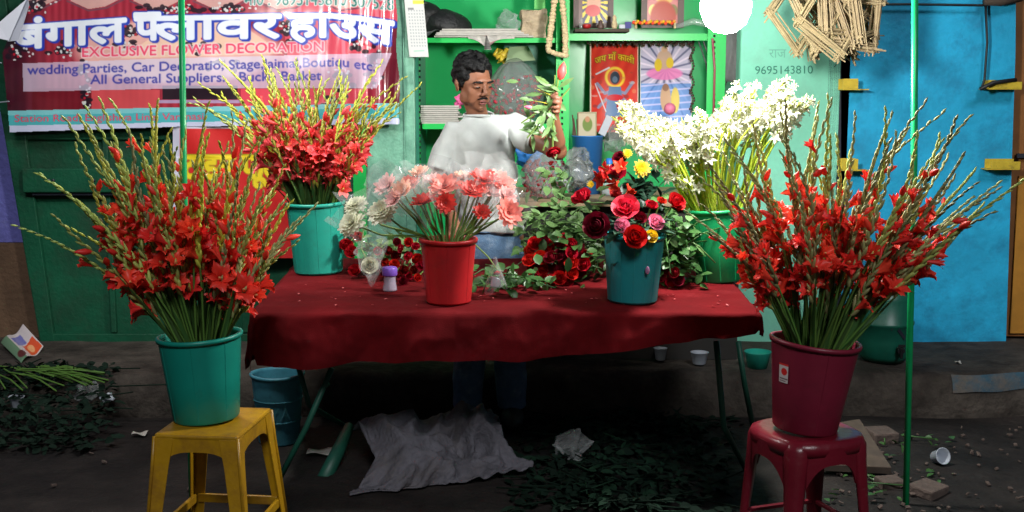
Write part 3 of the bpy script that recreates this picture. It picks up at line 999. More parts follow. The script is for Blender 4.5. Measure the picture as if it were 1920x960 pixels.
cv = Canvas(60, 96, (40, 40, 84))
for k in range(16):
    a = 2 * PI * k / 16; cv.poly([(30, 60), (30 + 40 * math.cos(a - .1), 60 + 40 * math.sin(a - .1)), (30 + 40 * math.cos(a + .1), 60 + 40 * math.sin(a + .1))], (236, 206, 50))
cv.ell(30, 62, 14, 14, (216, 160, 130)); cv.ell(28, 74, 15, 10, (206, 50, 50)); cv.ell(30, 48, 6, 7, (214, 170, 150))
cv.put((cv.xx < 8).astype(float), (120, 90, 84))
framed('framed_picture', 1076, -70, 1150, 52, 6.12, cv, 'dark framed picture with yellow rays on the top right shelf')
cv = Canvas(60, 96, (196, 120, 120))
for (x, y, r, c) in ((20, 46, 9, (226, 190, 110)), (40, 50, 9, (206, 170, 96)), (30, 70, 14, (206, 150, 70)), (12, 74, 9, (226, 206, 120)), (48, 74, 9, (120, 110, 60)), (30, 30, 14, (216, 190, 180)), (12, 24, 9, (226, 60, 80)), (50, 28, 8, (200, 60, 80)), (30, 86, 24, (170, 60, 40))):
    cv.ell(x, y, r, r * 1.2, c)
framed('framed_picture', 1204, -70, 1282, 52, 6.10, cv, 'framed picture with golden figures on a pink ground beside the lamp')
# small things on that shelf
bz = at(0, 58, 6.0)
mb = MB(); pbox(mb, 1078, 54, 1180, 59.5, 5.93, 0.18)
tag(mb.build('wooden_board', M['plank']), 'short wooden board lying under the framed picture on the shelf', 'board')
mb = MB(); mb.lathe([(0.001, 0), (0.018, 0.001), (0.024, 0.02), (0.021, 0.021), (0.001, 0.006)], 16, at(1100, 53.5, 5.97))
tag(mb.build('offering_bowl', M['bk_red'], smooth=True), 'small red bowl on the board before the yellow-rayed picture', 'bowl')
mb = MB(); c = at(1126, 53.5, 5.97); mb.lathe([(0.016, 0), (0.02, .012), (0.010, .025), (0.012, .035), (0.001, .045)], 14, c)
tag(mb.build('incense_pot', M['frame_wood'], smooth=True), 'dark brown pot beside the red bowl on the shelf', 'pot')
mb = MB(); c = at(1152, 53.5, 5.98); mb.lathe([(0.012, 0), (0.016, .02), (0.009, .045), (0.011, .058), (0.001, .07)], 14, c)
tag(mb.build('figurine', M['garland'], smooth=True), 'small cream and brown figurine at the end of the shelf board', 'figurine')
mb = MB(); pbox(mb, 1161, 46, 1172, 53, 5.99, .03); mb.cur = 1; pbox(mb, 1172.5, 41, 1184, 53, 5.99, .03)
tag(mb.build('small_box', [M['cup'], mat('navy_card', (.03, .03, .2))]), 'small white and navy box between the two framed pictures', 'box')
mb = MB(); c = at(1090, 42, 5.98)
mb.lathe([(.01, -.03), (.014, -.01), (.006, 0), (.012, .012), (.001, .025)], 12, c)
tag(mb.build('glass_lamp', M['film'], smooth=True), 'tiny pale glass lamp left of the red bowl', 'oil lamp')
mb = MB()
for k in range(20):
    mb.cur = k % 3
    mb.ell(at(1188 + k * 4.0, 42 + 2 * math.sin(k * 2.2), 5.96), .009, 7, 5)
tag(mb.build('flower_garland', [M['pet_red'], mat('orange_flower', (.8, .28, .03)), M['rose_yel']], smooth=True), 'orange and red flower garland along the shelf under the pink picture', 'garland')
mb = MB(); c = at(1192, 53, 5.99)
mb.box(c + Vector((0, 0, .02)), (.014, .02, .044)); mb.box(c + Vector((.20, 0, .02)), (.012, .02, .044))
tag(mb.build('candle_holder', M['garland'], bevel=.003), 'pair of cream holders carrying the garland on the shelf', 'candle holder')
mb = MB(); mb.tube([at(1268, 50, 5.97), at(1300, 40, 5.97), at(1330, 46, 5.97), at(1336, 56, 5.95)], [.012, .018, .02, .01], 8)
tag(mb.build('crumpled_plastic', M['film'], smooth=True), 'crumpled pale plastic on the shelf end beneath the lamp', 'plastic')


def crumple(mb, amt, sc, seed=0):
    mb.v = [tuple(Vector(p) + Vector((noise.noise((p[0] * sc, p[1] * sc, p[2] * sc + seed)), noise.noise((p[0] * sc + 9, p[1] * sc, p[2] * sc + seed)),
                                      noise.noise((p[0] * sc, p[1] * sc + 9, p[2] * sc + seed)))) * amt) for p in mb.v]
    return mb


# left bay, top shelf
mb = MB(); c = at(832, 71, 6.05)
mb.ell(c + Vector((-.01, 0, .06)), (.15, .12, .075), 24, 14); mb.ell(c + Vector((-.10, -.02, .10)), (.09, .1, .08), 18, 12)
crumple(mb, .03, 12)
tag(mb.build('black_bag', M['black_bag'], smooth=True), 'slumped black bag on the top left shelf', 'bag')
mb = MB(); c = at(815, 68, 5.95)
mb.grid(lambda u, v: c + Vector((-.07 + .2 * u, -.01 + .06 * (1 - v), .16 * (1 - v) * (1 - u * .9) + .012 + .02 * math.sin(u * 9 + v * 4))), 14, 10)
tag(mb.build('grey_cloth', M['grey_bag'], smooth=True, solid=.004), 'folded grey cloth draped beside the black bag', 'cloth')


def newsprint(w, h, seed=0):
    cv = Canvas(w, h, (186, 182, 174)); rr = random.Random(seed)
    for y in range(3, h - 2, 4):
        for x in range(3, w - 6, 22):
            if rr.random() < .88: cv.put(((cv.yy >= y) & (cv.yy < y + 2) & (cv.xx >= x) & (cv.xx < x + rr.randint(12, 19))).astype(float), (120, 118, 116), .7)
    for k in range(3):
        x, y = rr.uniform(0, w * .7), rr.uniform(0, h * .7)
        cv.put(((cv.yy >= y) & (cv.yy < y + h * .2) & (cv.xx >= x) & (cv.xx < x + w * .25)).astype(float), rr.choice([(90, 84, 84), (150, 70, 70), (80, 100, 130)]), .6)
    return cv


mb = MB(); c = at(905, 71, 5.93)
for k in range(5):
    mb.box(c + Vector((U(-.01, .01), .06 + U(-.01, .01), .004 + k * .0085)), (.50 - k * .03, .24, .0075), (0, 0, U(-.03, .03)))
tag(mb.build('newspaper_stack', M['paper']), 'flat stack of newspapers on the top left shelf', 'newspapers')
cv = newsprint(96, 44, 4)
npg = print_sheet('newspaper_sheet', cv, lambda u, v: at(872 + u + (v * .25 if u < 40 else -v * .1), 60 + v * .35 * (1.3 + .9 * math.exp(-((u - 40) / 22) ** 2)), 5.872 - .003 * math.sin(u * .2)), M['paper_print'], step=1,
                  keep=lambda u, v: v < 26 + 18 * np.exp(-((u - 36) / 18.) ** 2))
tag(npg, 'newspaper sheet hanging over the edge of the top left shelf', 'newspaper')
mb = MB(); c = at(955, 62, 5.92); mb.ell(c + Vector((0, 0, .04)), (.06, .05, .055), 14, 10); crumple(mb, .045, 28)
tag(mb.build('plastic_packet', M['film'], smooth=False), 'crumpled shiny clear packet on the newspaper stack', 'packet')
mb = MB(); c = at(1000, 70, 5.93); mb.box(c + Vector((0, .02, .068)), (.125, .07, .136)); bm = None
o = mb.build('paper_bag', M['paper_brown'])
q = o.modifiers.new('s', 'SUBSURF'); q.subdivision_type = 'SIMPLE'; q.levels = q.render_levels = 4
tx = bpy.data.textures.new('crumple', 'CLOUDS'); tx.noise_scale = .05
q = o.modifiers.new('d', 'DISPLACE'); q.texture = tx; q.strength = .035; q.texture_coords = 'GLOBAL'
tag(o, 'crumpled beige paper bag at the right end of the top left shelf', 'paper bag')
mb = MB(); pbox(mb, 1002, -40, 1022, 17, 5.98, .004)
tag(mb.build('green_card', mat('light_green_card', (.12, .5, .12))), 'light green card standing behind the paper bag', 'card')
mb = MB(); c = at(944, 94, 6.12); mb.ell(c + Vector((0, 0, -.03)), (.042, .03, .035), 26, 20); crumple(mb, .03, 46)
tag(mb.build('yellow_packet', M['yellowp'], smooth=True), 'yellow crumpled packet hanging behind the man\'s head', 'packet')
mb = MB(); mb.prism([at(955, 88, 6.1), at(990, 86, 6.1), at(1004, 113, 6.02), at(948, 117, 6.02)], (0, .008, 0))
tag(mb.build('card_folder', M['folder']), 'pale green card folder tucked under the top left shelf', 'folder')
mb = MB(); c = at(826, 232, 5.93)
for k in range(9):
    mb.box(c + Vector((U(-.012, .012), .07, .005 + k * .0105)), (.21 + U(-.02, .01), .22, .0085), (0, 0, U(-.06, .06)))
tag(mb.build('newspaper_stack', M['paper']), 'thick stack of folded newspapers on the middle shelf', 'newspapers')
mb = MB(); mb.ell(at(861, 190, 5.98), (.016, .016, .030), 20, 16); crumple(mb, .022, 60)
tag(mb.build('pink_packet', M['pinkp'], smooth=True), 'small bright pink packet on the newspapers behind the man', 'packet')

# plastic sacks of petals
def petal_sack(c, r, label, col, n=110, seed=1, film='film_grey'):
    t = thing('petal_sack', label, 'plastic bag', c)
    mb = MB(); mb.ell((0, 0, 0), r, 52, 34)
    for i, p in enumerate(mb.v):
        if p[2] < -r[2] * .8: mb.v[i] = (p[0], p[1], -r[2] * .8)
    rr = random.Random(seed)
    vs = []
    for p in mb.v:
        a = math.atan2(p[1], p[0]); h_ = max(0, p[2] / r[2] + .35)
        k = 1 + .13 * (abs(math.sin(a * 6.5 + 2 * noise.noise(Vector(p) * 9))) - .5) * h_ + .16 * (abs(noise.noise(Vector(p) * 13)) - .2)
        k *= 1 - .25 * max(0, p[2] / r[2]) ** 2
        vs.append((p[0] * k, p[1] * k, p[2] * (1 + .22 * max(0, p[2] / r[2]) ** 3 + .05 * noise.noise(Vector(p) * 20))))
    mb.v = vs
    mb.build('film', M[film], t, smooth=True)
    mb = MB()
    for k in range(n):
        d = Vector((rr.gauss(0, 1), rr.gauss(0, 1) - .5, rr.gauss(0, 1) - .35)).normalized()
        p = Vector((d.x * r[0], d.y * r[1], d.z * r[2])) * rr.uniform(.82, .97)
        if p.z > r[2] * .62: continue
        mb.ell(p, (rr.uniform(.008, .016), rr.uniform(.006, .012), rr.uniform(.004, .01)), 6, 4, Euler((rr.uniform(0, 3), rr.uniform(0, 3), 0)).to_matrix())
    mb.build('petals', M[col], t, smooth=True)
    return t


petal_sack(at(965, 178, 6.02) , (.155, .13, .155), 'large knotted plastic sack of rose petals behind the man', 'rose_cer', 190, 2, 'film_grey')
petal_sack(at(1022, 332, 5.55), (.115, .10, .125), 'plastic bag of dark red petals on the counter beside the man', 'rose_dark', 260, 5, 'film')
mb = MB(); c = at(1086, 322, 5.45); mb.ell(c, (.072, .06, .085), 40, 30); crumple(mb, .05, 24, 4); crumple(mb, .018, 60, 9)
tag(mb.build('plastic_bag', M['film_grey'], smooth=True), 'empty grey plastic bag crumpled before the blue bin', 'plastic bag')
mb = MB(); c = at(992, 290, 5.75); mb.ell(c, (.06, .05, .07), 26, 20); crumple(mb, .035, 30)
tag(mb.build('blue_bundle', M['bin_blue'], smooth=True), 'blue cloth bundle behind the man\'s elbow', 'bundle')

# blue bin with things standing in it
t = thing('blue_bin', 'blue plastic bin on the counter below the red poster', 'bin', (at(1101, 352, 5.82).x, 5.82, CZ))
h = at(0, 254, 5.82).z - CZ
mb = MB(); mb.lathe([(.001, 0), (.068, .001), (.078, h - .008), (.083, h - .006), (.083, h), (.074, h), (.066, .01), (.001, .008)], 24)
mb.build('tub', M['bin_blue'], t, smooth=True)
cv = Canvas(40, 50, (196, 186, 160)); cv.ell(20, 24, 10, 14, (120, 140, 80)); cv.ell(20, 14, 5, 6, (190, 140, 110)); cv.put((cv.xx < 3) | (cv.xx > 36) | (cv.yy < 3), (150, 140, 110))
o = print_sheet('small_picture', cv, lambda u, v: at(1083 + u * .92, 210 + v * .95, 5.80 + .0008 * v), M['gloss_print'], solid=.004)
tag(o, 'small picture card with a green figure standing in the blue bin', 'picture')
mb = MB(); mb.prism([at(1122, 250, 5.78), at(1138, 215, 5.78), at(1150, 222, 5.78), at(1134, 256, 5.78)], (0, .02, 0))
tag(mb.build('white_card', M['cup']), 'white card leaning out of the blue bin', 'card')
mb = MB()
for k in range(7):
    x = 1074 + k * 3.0
    mb.tube([at(x, 256, 5.84), at(x + U(-6, 3), 208 + U(0, 20), 5.86)], .0035, 5)
tag(mb.build('sticks_in_bin', M['frame_wood']), 'thin dark sticks standing in the blue bin', 'sticks')
t = thing('water_bottle', 'clear water bottle with a blue cap beside the blue bin', 'bottle', (at(1142, 345, 5.7).x, 5.7, CZ))
mb = MB(); mb.lathe([(.001, 0), (.034, 0), (.036, .02), (.034, .09), (.036, .11), (.012, .155), (.012, .165)], 18); mb.build('body', M['bottle'], t, smooth=True)
mb = MB(); mb.lathe([(.016, .158), (.016, .184), (.001, .186)], 14); mb.build('cap', M['cap_blue'], t, smooth=True)
mb = MB(); c = at(1150, 262, 5.85); mb.ell(c, (.05, .04, .06), 12, 9); crumple(mb, .04, 30, 8)
tag(mb.build('crumpled_foil', M['film_grey'], smooth=False), 'crumpled silvery foil behind the water bottle', 'foil')
mb = MB(); mb.ell(at(1256, 204, 5.8), (.03, .03, .03), 14, 10)
tag(mb.build('pink_ball', M['rose_pink'], smooth=True), 'pink pompom behind the white tuberoses under the posters', 'pompom')

# hanging tan garland loop at the middle post
mb = MB()
path = [(1044, -60), (1041, -10), (1036, 30), (1032, 60), (1028, 92)]
path2 = [(1052, -60), (1054, 0), (1058, 40), (1060, 70), (1060, 98)]
def gl(path, n, mb):
    for k in range(n):
        t_ = k / (n - 1) * (len(path) - 1); i = min(int(t_), len(path) - 2); f = t_ - i
        px = path[i][0] * (1 - f) + path[i + 1][0] * f; py = path[i][1] * (1 - f) + path[i + 1][1] * f
        mb.ell(at(px, py, 5.78), (.017 + U(-.003, .003), .015, .013), 9, 6, Euler((0, U(-.4, .4), 0)).to_matrix())
gl(path, 22, mb); gl(path2, 23, mb); gl([(1030, 96), (1046, 102), (1060, 104)], 6, mb)
tag(mb.build('hanging_garland', M['garland'], smooth=True), 'tan garland hanging in a long loop down the middle post', 'garland')

# calendar on the column
cv = Canvas(44, 130, (205, 206, 204))
cv.put(((cv.yy > 22) & (cv.yy < 30) & (cv.xx > 18)).astype(float), (206, 216, 60), .9)
for (x, y) in ((8, 14), (30, 16), (14, 8)): cv.ell(x, y, 4, 4, (206, 90, 100), .8)
for y in range(42, 112, 6):
    for x in range(8, 40, 6): cv.ell(x, y, 1.6, 1.4, (150, 156, 160), .8)
cv.put(((cv.yy > 36) & (cv.yy < 41) & (cv.xx > 6) & (cv.xx < 20)).astype(float), (110, 110, 116), .8)
cv.line([(12, 118), (34, 117)], 2, (120, 190, 160), .7)
o = print_sheet('wall_calendar', cv, lambda u, v: at(756 + u * .84 + v * .09, -22 + v, 5.755 - .02 * max(0, (v - 105) / 25) ** 2 * (u / 44) - .004), M['paper_print'], solid=.003)
tag(o, 'long white paper calendar hanging at the edge of the pale green column', 'calendar')

# grey bag hanging right of the shelving, with a few wires
mb = MB(); c = at(1372, 105, 5.95)
mb.grid(lambda u, v: c + Vector((-.065 + .13 * u + .01 * math.sin(v * 5), -.03 * math.sin(PI * u) - .01 * math.sin(u * 12), .16 - .29 * v)), 16, 12)
tag(mb.build('hanging_bag', M['grey_bag'], smooth=True, solid=.02), 'grey cloth bag hanging right of the shelving under the lamp', 'bag')
mb = MB()
for k in range(4):
    x = 1310 + k * 9
    mb.tube([at(x, 78, 5.95), at(x + 12 + U(-8, 8), 118, 5.93), at(x + 18 + U(-10, 10), 150, 5.95), at(1336 + U(-20, 8), 250, 5.97)], .004, 5)
mb.cur = 1
mb.tube([at(1336, 72, 5.84), at(1340, 130, 5.83), at(1337, 250, 5.85)], .006, 6)
tag(mb.build('loose_wires', [M['wire'], mat('maroon_wire', (.25, .01, .04), .4)]), 'tangle of dark and maroon wires hanging beside the right post', 'wires')


# ================================================================== TABLE
TZ = 0.70
TY0, TY1 = 3.96, 4.86
TX0, TX1 = -0.905, 0.862
def tz(y):                      # the top rises a little towards the back
    return TZ + 0.055 * max(0, (y - TY0) / (TY1 - TY0))

tb = root_at('folding_table', 'dark green steel trestle table hidden under the red cloth', 'table', (0, 4.4, 0))
mb = MB()
mb.prism([(TX0 + .01, TY0 + .01, tz(TY0) - .03), (TX1 - .01, TY0 + .01, tz(TY0) - .03), (TX1 - .01, TY1, tz(TY1) - .03), (TX0 + .01, TY1, tz(TY1) - .03)], (0, 0, .022))
hold(tb, mb.build('tabletop', M['plank']))
for pts in ([at(1343, 640, 4.05), at(1357, 800, 4.05), at(1404, 890, 4.25)], [at(1384, 640, 4.55), at(1396, 720, 4.55), at(1412, 800, 4.58)],
            [at(622, 690, 4.1), at(575, 800, 4.1), at(520, 905, 4.1)], [at(560, 690, 4.5), at(580, 760, 4.5), at(648, 800, 4.62)]):
    mb = MB(); mb.tube(pts, .011, 8)
    hold(tb, mb.build('leg', M['leg_green'], smooth=True))
mb = MB(); mb.tube([at(600, 735, 4.1), at(615, 720, 4.55)], .008, 6)
hold(tb, mb.build('brace', M['leg_green'], smooth=True))
mb = MB(); mb.tube([at(655, 800, 4.55), at(632, 850, 4.4), at(607, 900, 4.28)], [.022, .028, .03], 10)
tag(mb.build('steel_pipe', M['leg_green'], smooth=True), 'dark green pipe lying on the ground under the table', 'pipe')

# the cloth: top and hanging skirt as one sheet
FLAP = 0.205
def cloth_pt(x, y):
    """x, y run over the flat cloth; beyond the table's edge the sheet turns down"""
    dx = max(TX0 - x, 0) + max(x - TX1, 0)
    dy = max(TY0 - y, 0)
    cx, cy = min(max(x, TX0), TX1), max(y, TY0)
    d = max(dx, dy) if min(dx, dy) < 1e-6 else math.hypot(dx, dy) * .8
    z = tz(cy) + .004
    n = noise.noise((x * 2.6, y * 2.6, 0)); n2 = noise.noise((x * 9, y * 9, 4))
    z += .004 * n + .003 * n2 + .004 * abs(noise.noise((x * 4 + y * 3, y * 5 - x * 2, 9)))
    if d <= 0:
        e = min(y - TY0, TX1 - x, x - TX0)
        sag = .012 * (0.5 + noise.noise((x * 3.1, 0, 7))) if y - TY0 < .05 else 0
        return Vector((x, y, z - sag * (1 - (y - TY0) / .05) * 1.0 if y - TY0 < .05 else z))
    sag = .012 * (0.5 + noise.noise((x * 3.1, 0, 7)))
    rr_ = .016
    ang = min(d / rr_, PI / 2)
    out = rr_ * math.sin(ang)
    dn = rr_ * (1 - math.cos(ang)) + max(0, d - rr_ * PI / 2)
    s = x if dy >= dx else y * 1.0
    fold = (.030 * noise.noise((s * 4.0, 1.5, 2)) + .034 * (abs(noise.noise((s * 6 + d * 3, d * 3.5, 8))) * 2 - .5) + .010 * noise.noise((s * 16 + d * 6, d * 9, 1)) + .005 * noise.noise((s * 34, d * 26, 3))) * min(1, d / .10) * (.15 if dx > 0 and dy > 0 else 1)
    out += fold + .012 * min(1, d / .1)
    ux, uy = (-1 if x < TX0 else (1 if x > TX1 else 0)) * (dx / (dx + dy)), -dy / (dx + dy)
    return Vector((cx + ux * out, cy + uy * out, z - sag - dn))
mb = MB()
FR = FLAP
def cl(u, v):
    x = (TX0 - .22) + (TX1 - TX0 + .32) * u
    vv = v
    k = (x - TX0) / (TX1 - TX0)
    fl = .200 + .018 * noise.noise((x * 2.2, 3, 0)) + .010 * noise.noise((x * 8, 3, 0)) - .05 * k - .06 * max(0, k - .6) / .4
    y = TY1 + .02 - (TY1 - TY0 + .02 + fl) * vv
    return cloth_pt(x, y)
mb.grid(cl, 220, 120)
o = mb.build('tablecloth', M['cloth'], smooth=True)
tag(o, 'dark red cloth spread over the table and hanging down its front', 'tablecloth')

# ================================================================== BUCKETS
def bucket(name, label, loc, rb, rt, h, m, rot=(0, 0, 0), n=14, parts=None, cat='bucket', flat=True):
    t = thing(name, label, cat, loc, rot)
    mb = MB()
    prof = [(.002, 0), (rb - .006, 0), (rb, .006), (rb + (rt - rb) * .5, h * .5), (rt, h - .012), (rt - .004, h - .012), (rb + (rt - rb) * .5 - .004, h * .5), (rb - .004, .01), (.002, .008)]
    mb.lathe(prof[:4] + [prof[4]], 56)
    mb.lathe(prof[4:], 40)
    for k in range(n):                       # moulded seams down the wall
        a = 2 * PI * (k + .3) / n + U(-.05, .05)
        mb.tube([((r_ - .0005) * math.cos(a), (r_ - .0005) * math.sin(a), z) for r_, z in ((rb, .008), (rb + (rt - rb) * .5, h * .5), (rt, h - .014))], .0016, 5)
    b = mb.build('body', m, t, smooth=True)
    es = b.modifiers.new('edges', 'EDGE_SPLIT'); es.split_angle = R(40)
    mb = MB()
    # a lip, not quite round
    pr = [(rt - .004, h - .013), (rt + .005, h - .016), (rt + .008, h - .006), (rt + .005, h), (rt - .003, h)]
    mb.lathe(pr + [pr[0]], 40)
    mb.v = [(p[0], p[1], p[2] + .002 * math.sin(2 * math.atan2(p[1], p[0]) + 1)) for p in mb.v]
    mb.build('rim', m, t, smooth=True)
    return t


def tops(px, py, Z, Y=None):
    return atz(px, py, Z)


STZ, STZ2 = .428, .412
B1 = Vector((at(383, 700, 3.55).x, 3.56, STZ))
B1_h = .272
bucket('teal_bucket', 'teal plastic bucket of red gladioli standing on the yellow stool', B1, .103, .128, B1_h, M['bk_teal'], (R(-1), R(-3.2), 0), 7)
B2 = Vector((at(597, 460, 4.60).x, 4.60, tz(4.6) + .005))
bucket('teal_bucket', 'pale teal bucket of pinkish-red gladioli at the left end of the table', B2, .096, .113, .285, M['bk_teal2'], (0, R(-2), 0), 12)
B3 = Vector((at(841, 520, 4.08).x, 4.08, tz(4.08) + .005))
bucket('red_bucket', 'red plastic bucket of wrapped gerberas at the front of the table', B3, .081, .099, .232, M['bk_red'], (0, 0, 0), 7)
B4 = Vector((at(1186, 520, 4.10).x, 4.10, tz(4.1) + .005))
bucket('teal_bucket', 'dark blue-teal bucket of large roses at the front of the table', B4, .089, .108, .245, M['bk_dteal'], (0, R(1), 0), 14)
mb = MB(); mb.ell(at(1214, 507, 3.993), (.008, .004, .014), 8, 6)
tag(mb.build('paint_smudge', mat('mauve_smudge', (.35, .16, .3))), 'small mauve smear stuck to the dark teal bucket', 'smear')
B5 = Vector((at(1352, 480, 4.46).x, 4.46, tz(4.46) + .005))
bucket('green_bucket', 'bright green bucket of white tuberoses at the right end of the table', B5, .092, .118, .285, M['bk_green'], (0, R(-5), 0), 10)
B6 = Vector((at(1512, 700, 3.50).x, 3.50, STZ2))
B6_h = .285
t6 = bucket('plum_bucket', 'plum plastic bucket of red gladioli standing on the maroon stool', B6, .100, .134, B6_h, M['bk_plum'], (0, R(5), 0), 3)
cv = Canvas(20, 44, (200, 190, 190)); cv.ell(11, 18, 6, 8, (206, 30, 30)); cv.line([(3, 34), (17, 34)], 3, (110, 90, 90)); cv.line([(3, 39), (14, 39)], 2, (110, 90, 90)); cv.put((cv.yy < 5), (206, 40, 40))
def stk(u, v):
    a = R(204 + u * .9); z = .215 - v * .0014
    r = .100 + .034 * z / .285 + .0025
    return Vector((r * math.cos(a), r * math.sin(a), z))
o = print_sheet('sticker', cv, stk, M['paper_print'], parent=t6)
B7 = Vector((at(522, 770, 4.72).x, 4.72, 0))
t7 = bucket('pale_blue_bucket', 'pale blue embossed bucket on the ground under the table', B7, .085, .108, .30, M['bk_blue'], (0, 0, 0), 4)
mb = MB()
for z in (.10, .19): mb.lathe([(.0845 + .023 * z / .3 + .0005, z - .004), (.0885 + .023 * z / .3, z), (.0845 + .023 * z / .3 + .0005, z + .004)], 40)
mb.build('rib_band', M['bk_blue'], t7, smooth=True)
me = text_mesh('AYA')
xs = [v.co.x for v in me.vertices]; mn, mx = min(xs), max(xs)
for v in me.vertices:
    a = R(-128) + (v.co.x - mn) / (mx - mn) * R(80); z = .115 + v.co.y / .69 * .055
    r = .085 + .023 * z / .3 + .0025
    v.co = (r * math.cos(a), r * math.sin(a), z)
me.materials.clear(); me.materials.append(mat('embossed_blue', (.10, .37, .47), .5))
link(me, 'embossed_letters', t7)

# green water barrel with a tap
bl_ = Vector((at(1657, 640, 5.36).x, 5.36, PL_TOP + .004))
t = thing('water_barrel', 'dark green plastic water barrel with a tap before the blue wall', 'barrel', bl_)
mb = MB(); mb.lathe([(.001, 0), (.095, 0), (.118, .03), (.127, .10), (.129, .175), (.135, .18), (.135, .192), (.129, .197), (.128, .30), (.118, .335), (.10, .345), (.001, .345)], 40)
mb.build('drum', M['barrel'], t, smooth=True)
mb = MB(); mb.lathe([(.116, .332), (.124, .337), (.124, .372), (.112, .38), (.001, .385)], 32)
mb.build('lid', M['barrel'], t, smooth=True)
mb = MB(); mb.tube([(.035, -.118, .075), (.035, -.15, .075)], .017, 10); mb.tube([(.035, -.15, .085), (.035, -.152, .04)], [.01, .007], 8); mb.box((.035, -.15, .098), (.03, .008, .012))
mb.build('tap', M['tap'], t, smooth=False)
mb = MB()
for (a0, a1, z0, z1) in ((-82, -62, .165, .12), (-95, -91, .17, .165)):
    mb.prism([(.131 * math.cos(R(a)), .131 * math.sin(R(a)), z) for a, z in ((a0, z0), (a0 + 4, z0 + .012), (a1, z1 + .015), (a1 - 3, z1))], (0.002 * math.cos(R(a0)), .002 * math.sin(R(a0)), 0))
mb.build('sticker_scrap', M['darkmetal'], t)

# ================================================================== STOOLS
def plate_leg(mb, p0, p1, w, th, ang):
    """one flat, tapered plate of a leg from p0 (top) to p1 (foot)"""
    d = Vector((math.cos(ang), math.sin(ang), 0)); n = Vector((-math.sin(ang), math.cos(ang), 0))
    vs = []
    for p, ww in ((p0, w), (p1, w * .62)):
        for s in (0, 1):
            for q in (0, 1):
                vs.append(Vector(p) + d * ww * s + n * th * q)
    mb.add(vs, [(0, 1, 3, 2), (4, 6, 7, 5), (0, 4, 5, 1), (2, 3, 7, 6), (0, 2, 6, 4), (1, 5, 7, 3)])


ys = thing('yellow_stool', 'worn yellow square plastic stool under the teal bucket', 'stool', (-.945, 3.545, 0), (0, 0, R(-6)))
hx, hy, H_ = .132, .165, STZ - .003
mb = MB(); mb.box((0, 0, H_ - .009), (2 * hx, 2 * hy, .018)); o = mb.build('seat', M['stool_y'], ys, bevel=.007)
mb = MB()
for k, (x, y) in enumerate(((-.03, 0), (.03, 0), (0, .05), (0, -.05))): mb.box((x, y, H_ + .0005), (.012, .03, .001))
for sx in (-1, 1):
    for sy in (-1, 1):
        mb = MB()
        cxo, cyo = sx * hx, sy * hy
        fx, fy = sx * (hx + .034), sy * (hy + .040)
        # two plates meeting at the corner, with a rib between
        for (w, ax) in ((.062, 0), (.062, 1)):
            vs = []
            for (X, Y, z, ww) in ((cxo, cyo, H_ - .012, w), (cxo + sx * .006, cyo + sy * .006, H_ - .10, w * .82), (fx, fy, 0, w * .55)):
                for s in (0, 1):
                    for q in (0, 1):
                        if ax == 0: vs.append((X - sx * ww * s, Y - sy * (.005 * q + .0008), z))
                        else: vs.append((X - sx * (.005 * q + .0004), Y - sy * ww * s, z))
            fs = []
            for i in range(2):
                b = i * 4
                for (p, q) in ((0, 1), (1, 3), (3, 2), (2, 0)): fs.append((b + p, b + q, b + 4 + q, b + 4 + p))
            fs += [(0, 2, 3, 1), (8, 9, 11, 10)]
            mb.add(vs, fs)
        mb.build('leg', M['stool_y'], ys, bevel=.0025)
        mb = MB(); mb.tube([(cxo - sx * .001, cyo - sy * .001, H_ - .008), (cxo + sx * .006, cyo + sy * .006, H_ - .1), (fx, fy, 0)], .006, 6)
        mb.build('leg_rib', M['stool_y'], ys, smooth=True)
def apron(mb, a, b, inn, zt, deep, mid):
    """an arched apron between two corners a and b"""
    a, b, inn = Vector(a), Vector(b), Vector(inn)
    n = 14
    vs = []
    for i in range(n + 1):
        u = i / n
        p = a.lerp(b, u)
        dep = mid + (deep - mid) * abs(2 * u - 1) ** 3.2
        for z in (zt, zt - dep):
            for q in (0, 1): vs.append((p.x + inn.x * q, p.y + inn.y * q, z))
    fs = []
    for i in range(n):
        b0 = i * 4
        for (p, q) in ((0, 1), (1, 3), (3, 2), (2, 0)): fs.append((b0 + p, b0 + q, b0 + 4 + q, b0 + 4 + p))
    mb.add(vs, fs)
for (a, b, inn) in (((-hx + .004, -hy + .002, 0), (hx - .004, -hy + .002, 0), (0, .005, 0)), ((-hx + .004, hy - .002, 0), (hx - .004, hy - .002, 0), (0, -.005, 0)),
                    ((-hx + .002, -hy + .006, 0), (-hx + .002, hy - .006, 0), (.005, 0, 0)), ((hx - .002, -hy + .006, 0), (hx - .002, hy - .006, 0), (-.005, 0, 0))):
    mb = MB(); apron(mb, a, b, inn, H_ - .014, .10, .042)
    mb.build('apron', M['stool_y'], ys)
zb = .10; k = 1 - zb / H_
ex, ey = hx + .034 * k, hy + .04 * k
for (a, b, s) in (((-ex + .02, -ey + .012), (ex - .02, -ey + .012), 0), ((-ex + .02, ey - .012), (ex - .02, ey - .012), 0), ((-ex + .012, -ey + .02), (-ex + .012, ey - .02), 1), ((ex - .012, -ey + .02), (ex - .012, ey - .02), 1)):
    mb = MB(); c = ((a[0] + b[0]) / 2, (a[1] + b[1]) / 2, zb)
    mb.box(c, (abs(a[0] - b[0]) or .012, abs(a[1] - b[1]) or .012, .03))
    mb.build('stretcher', M['stool_y'], ys, bevel=.003)

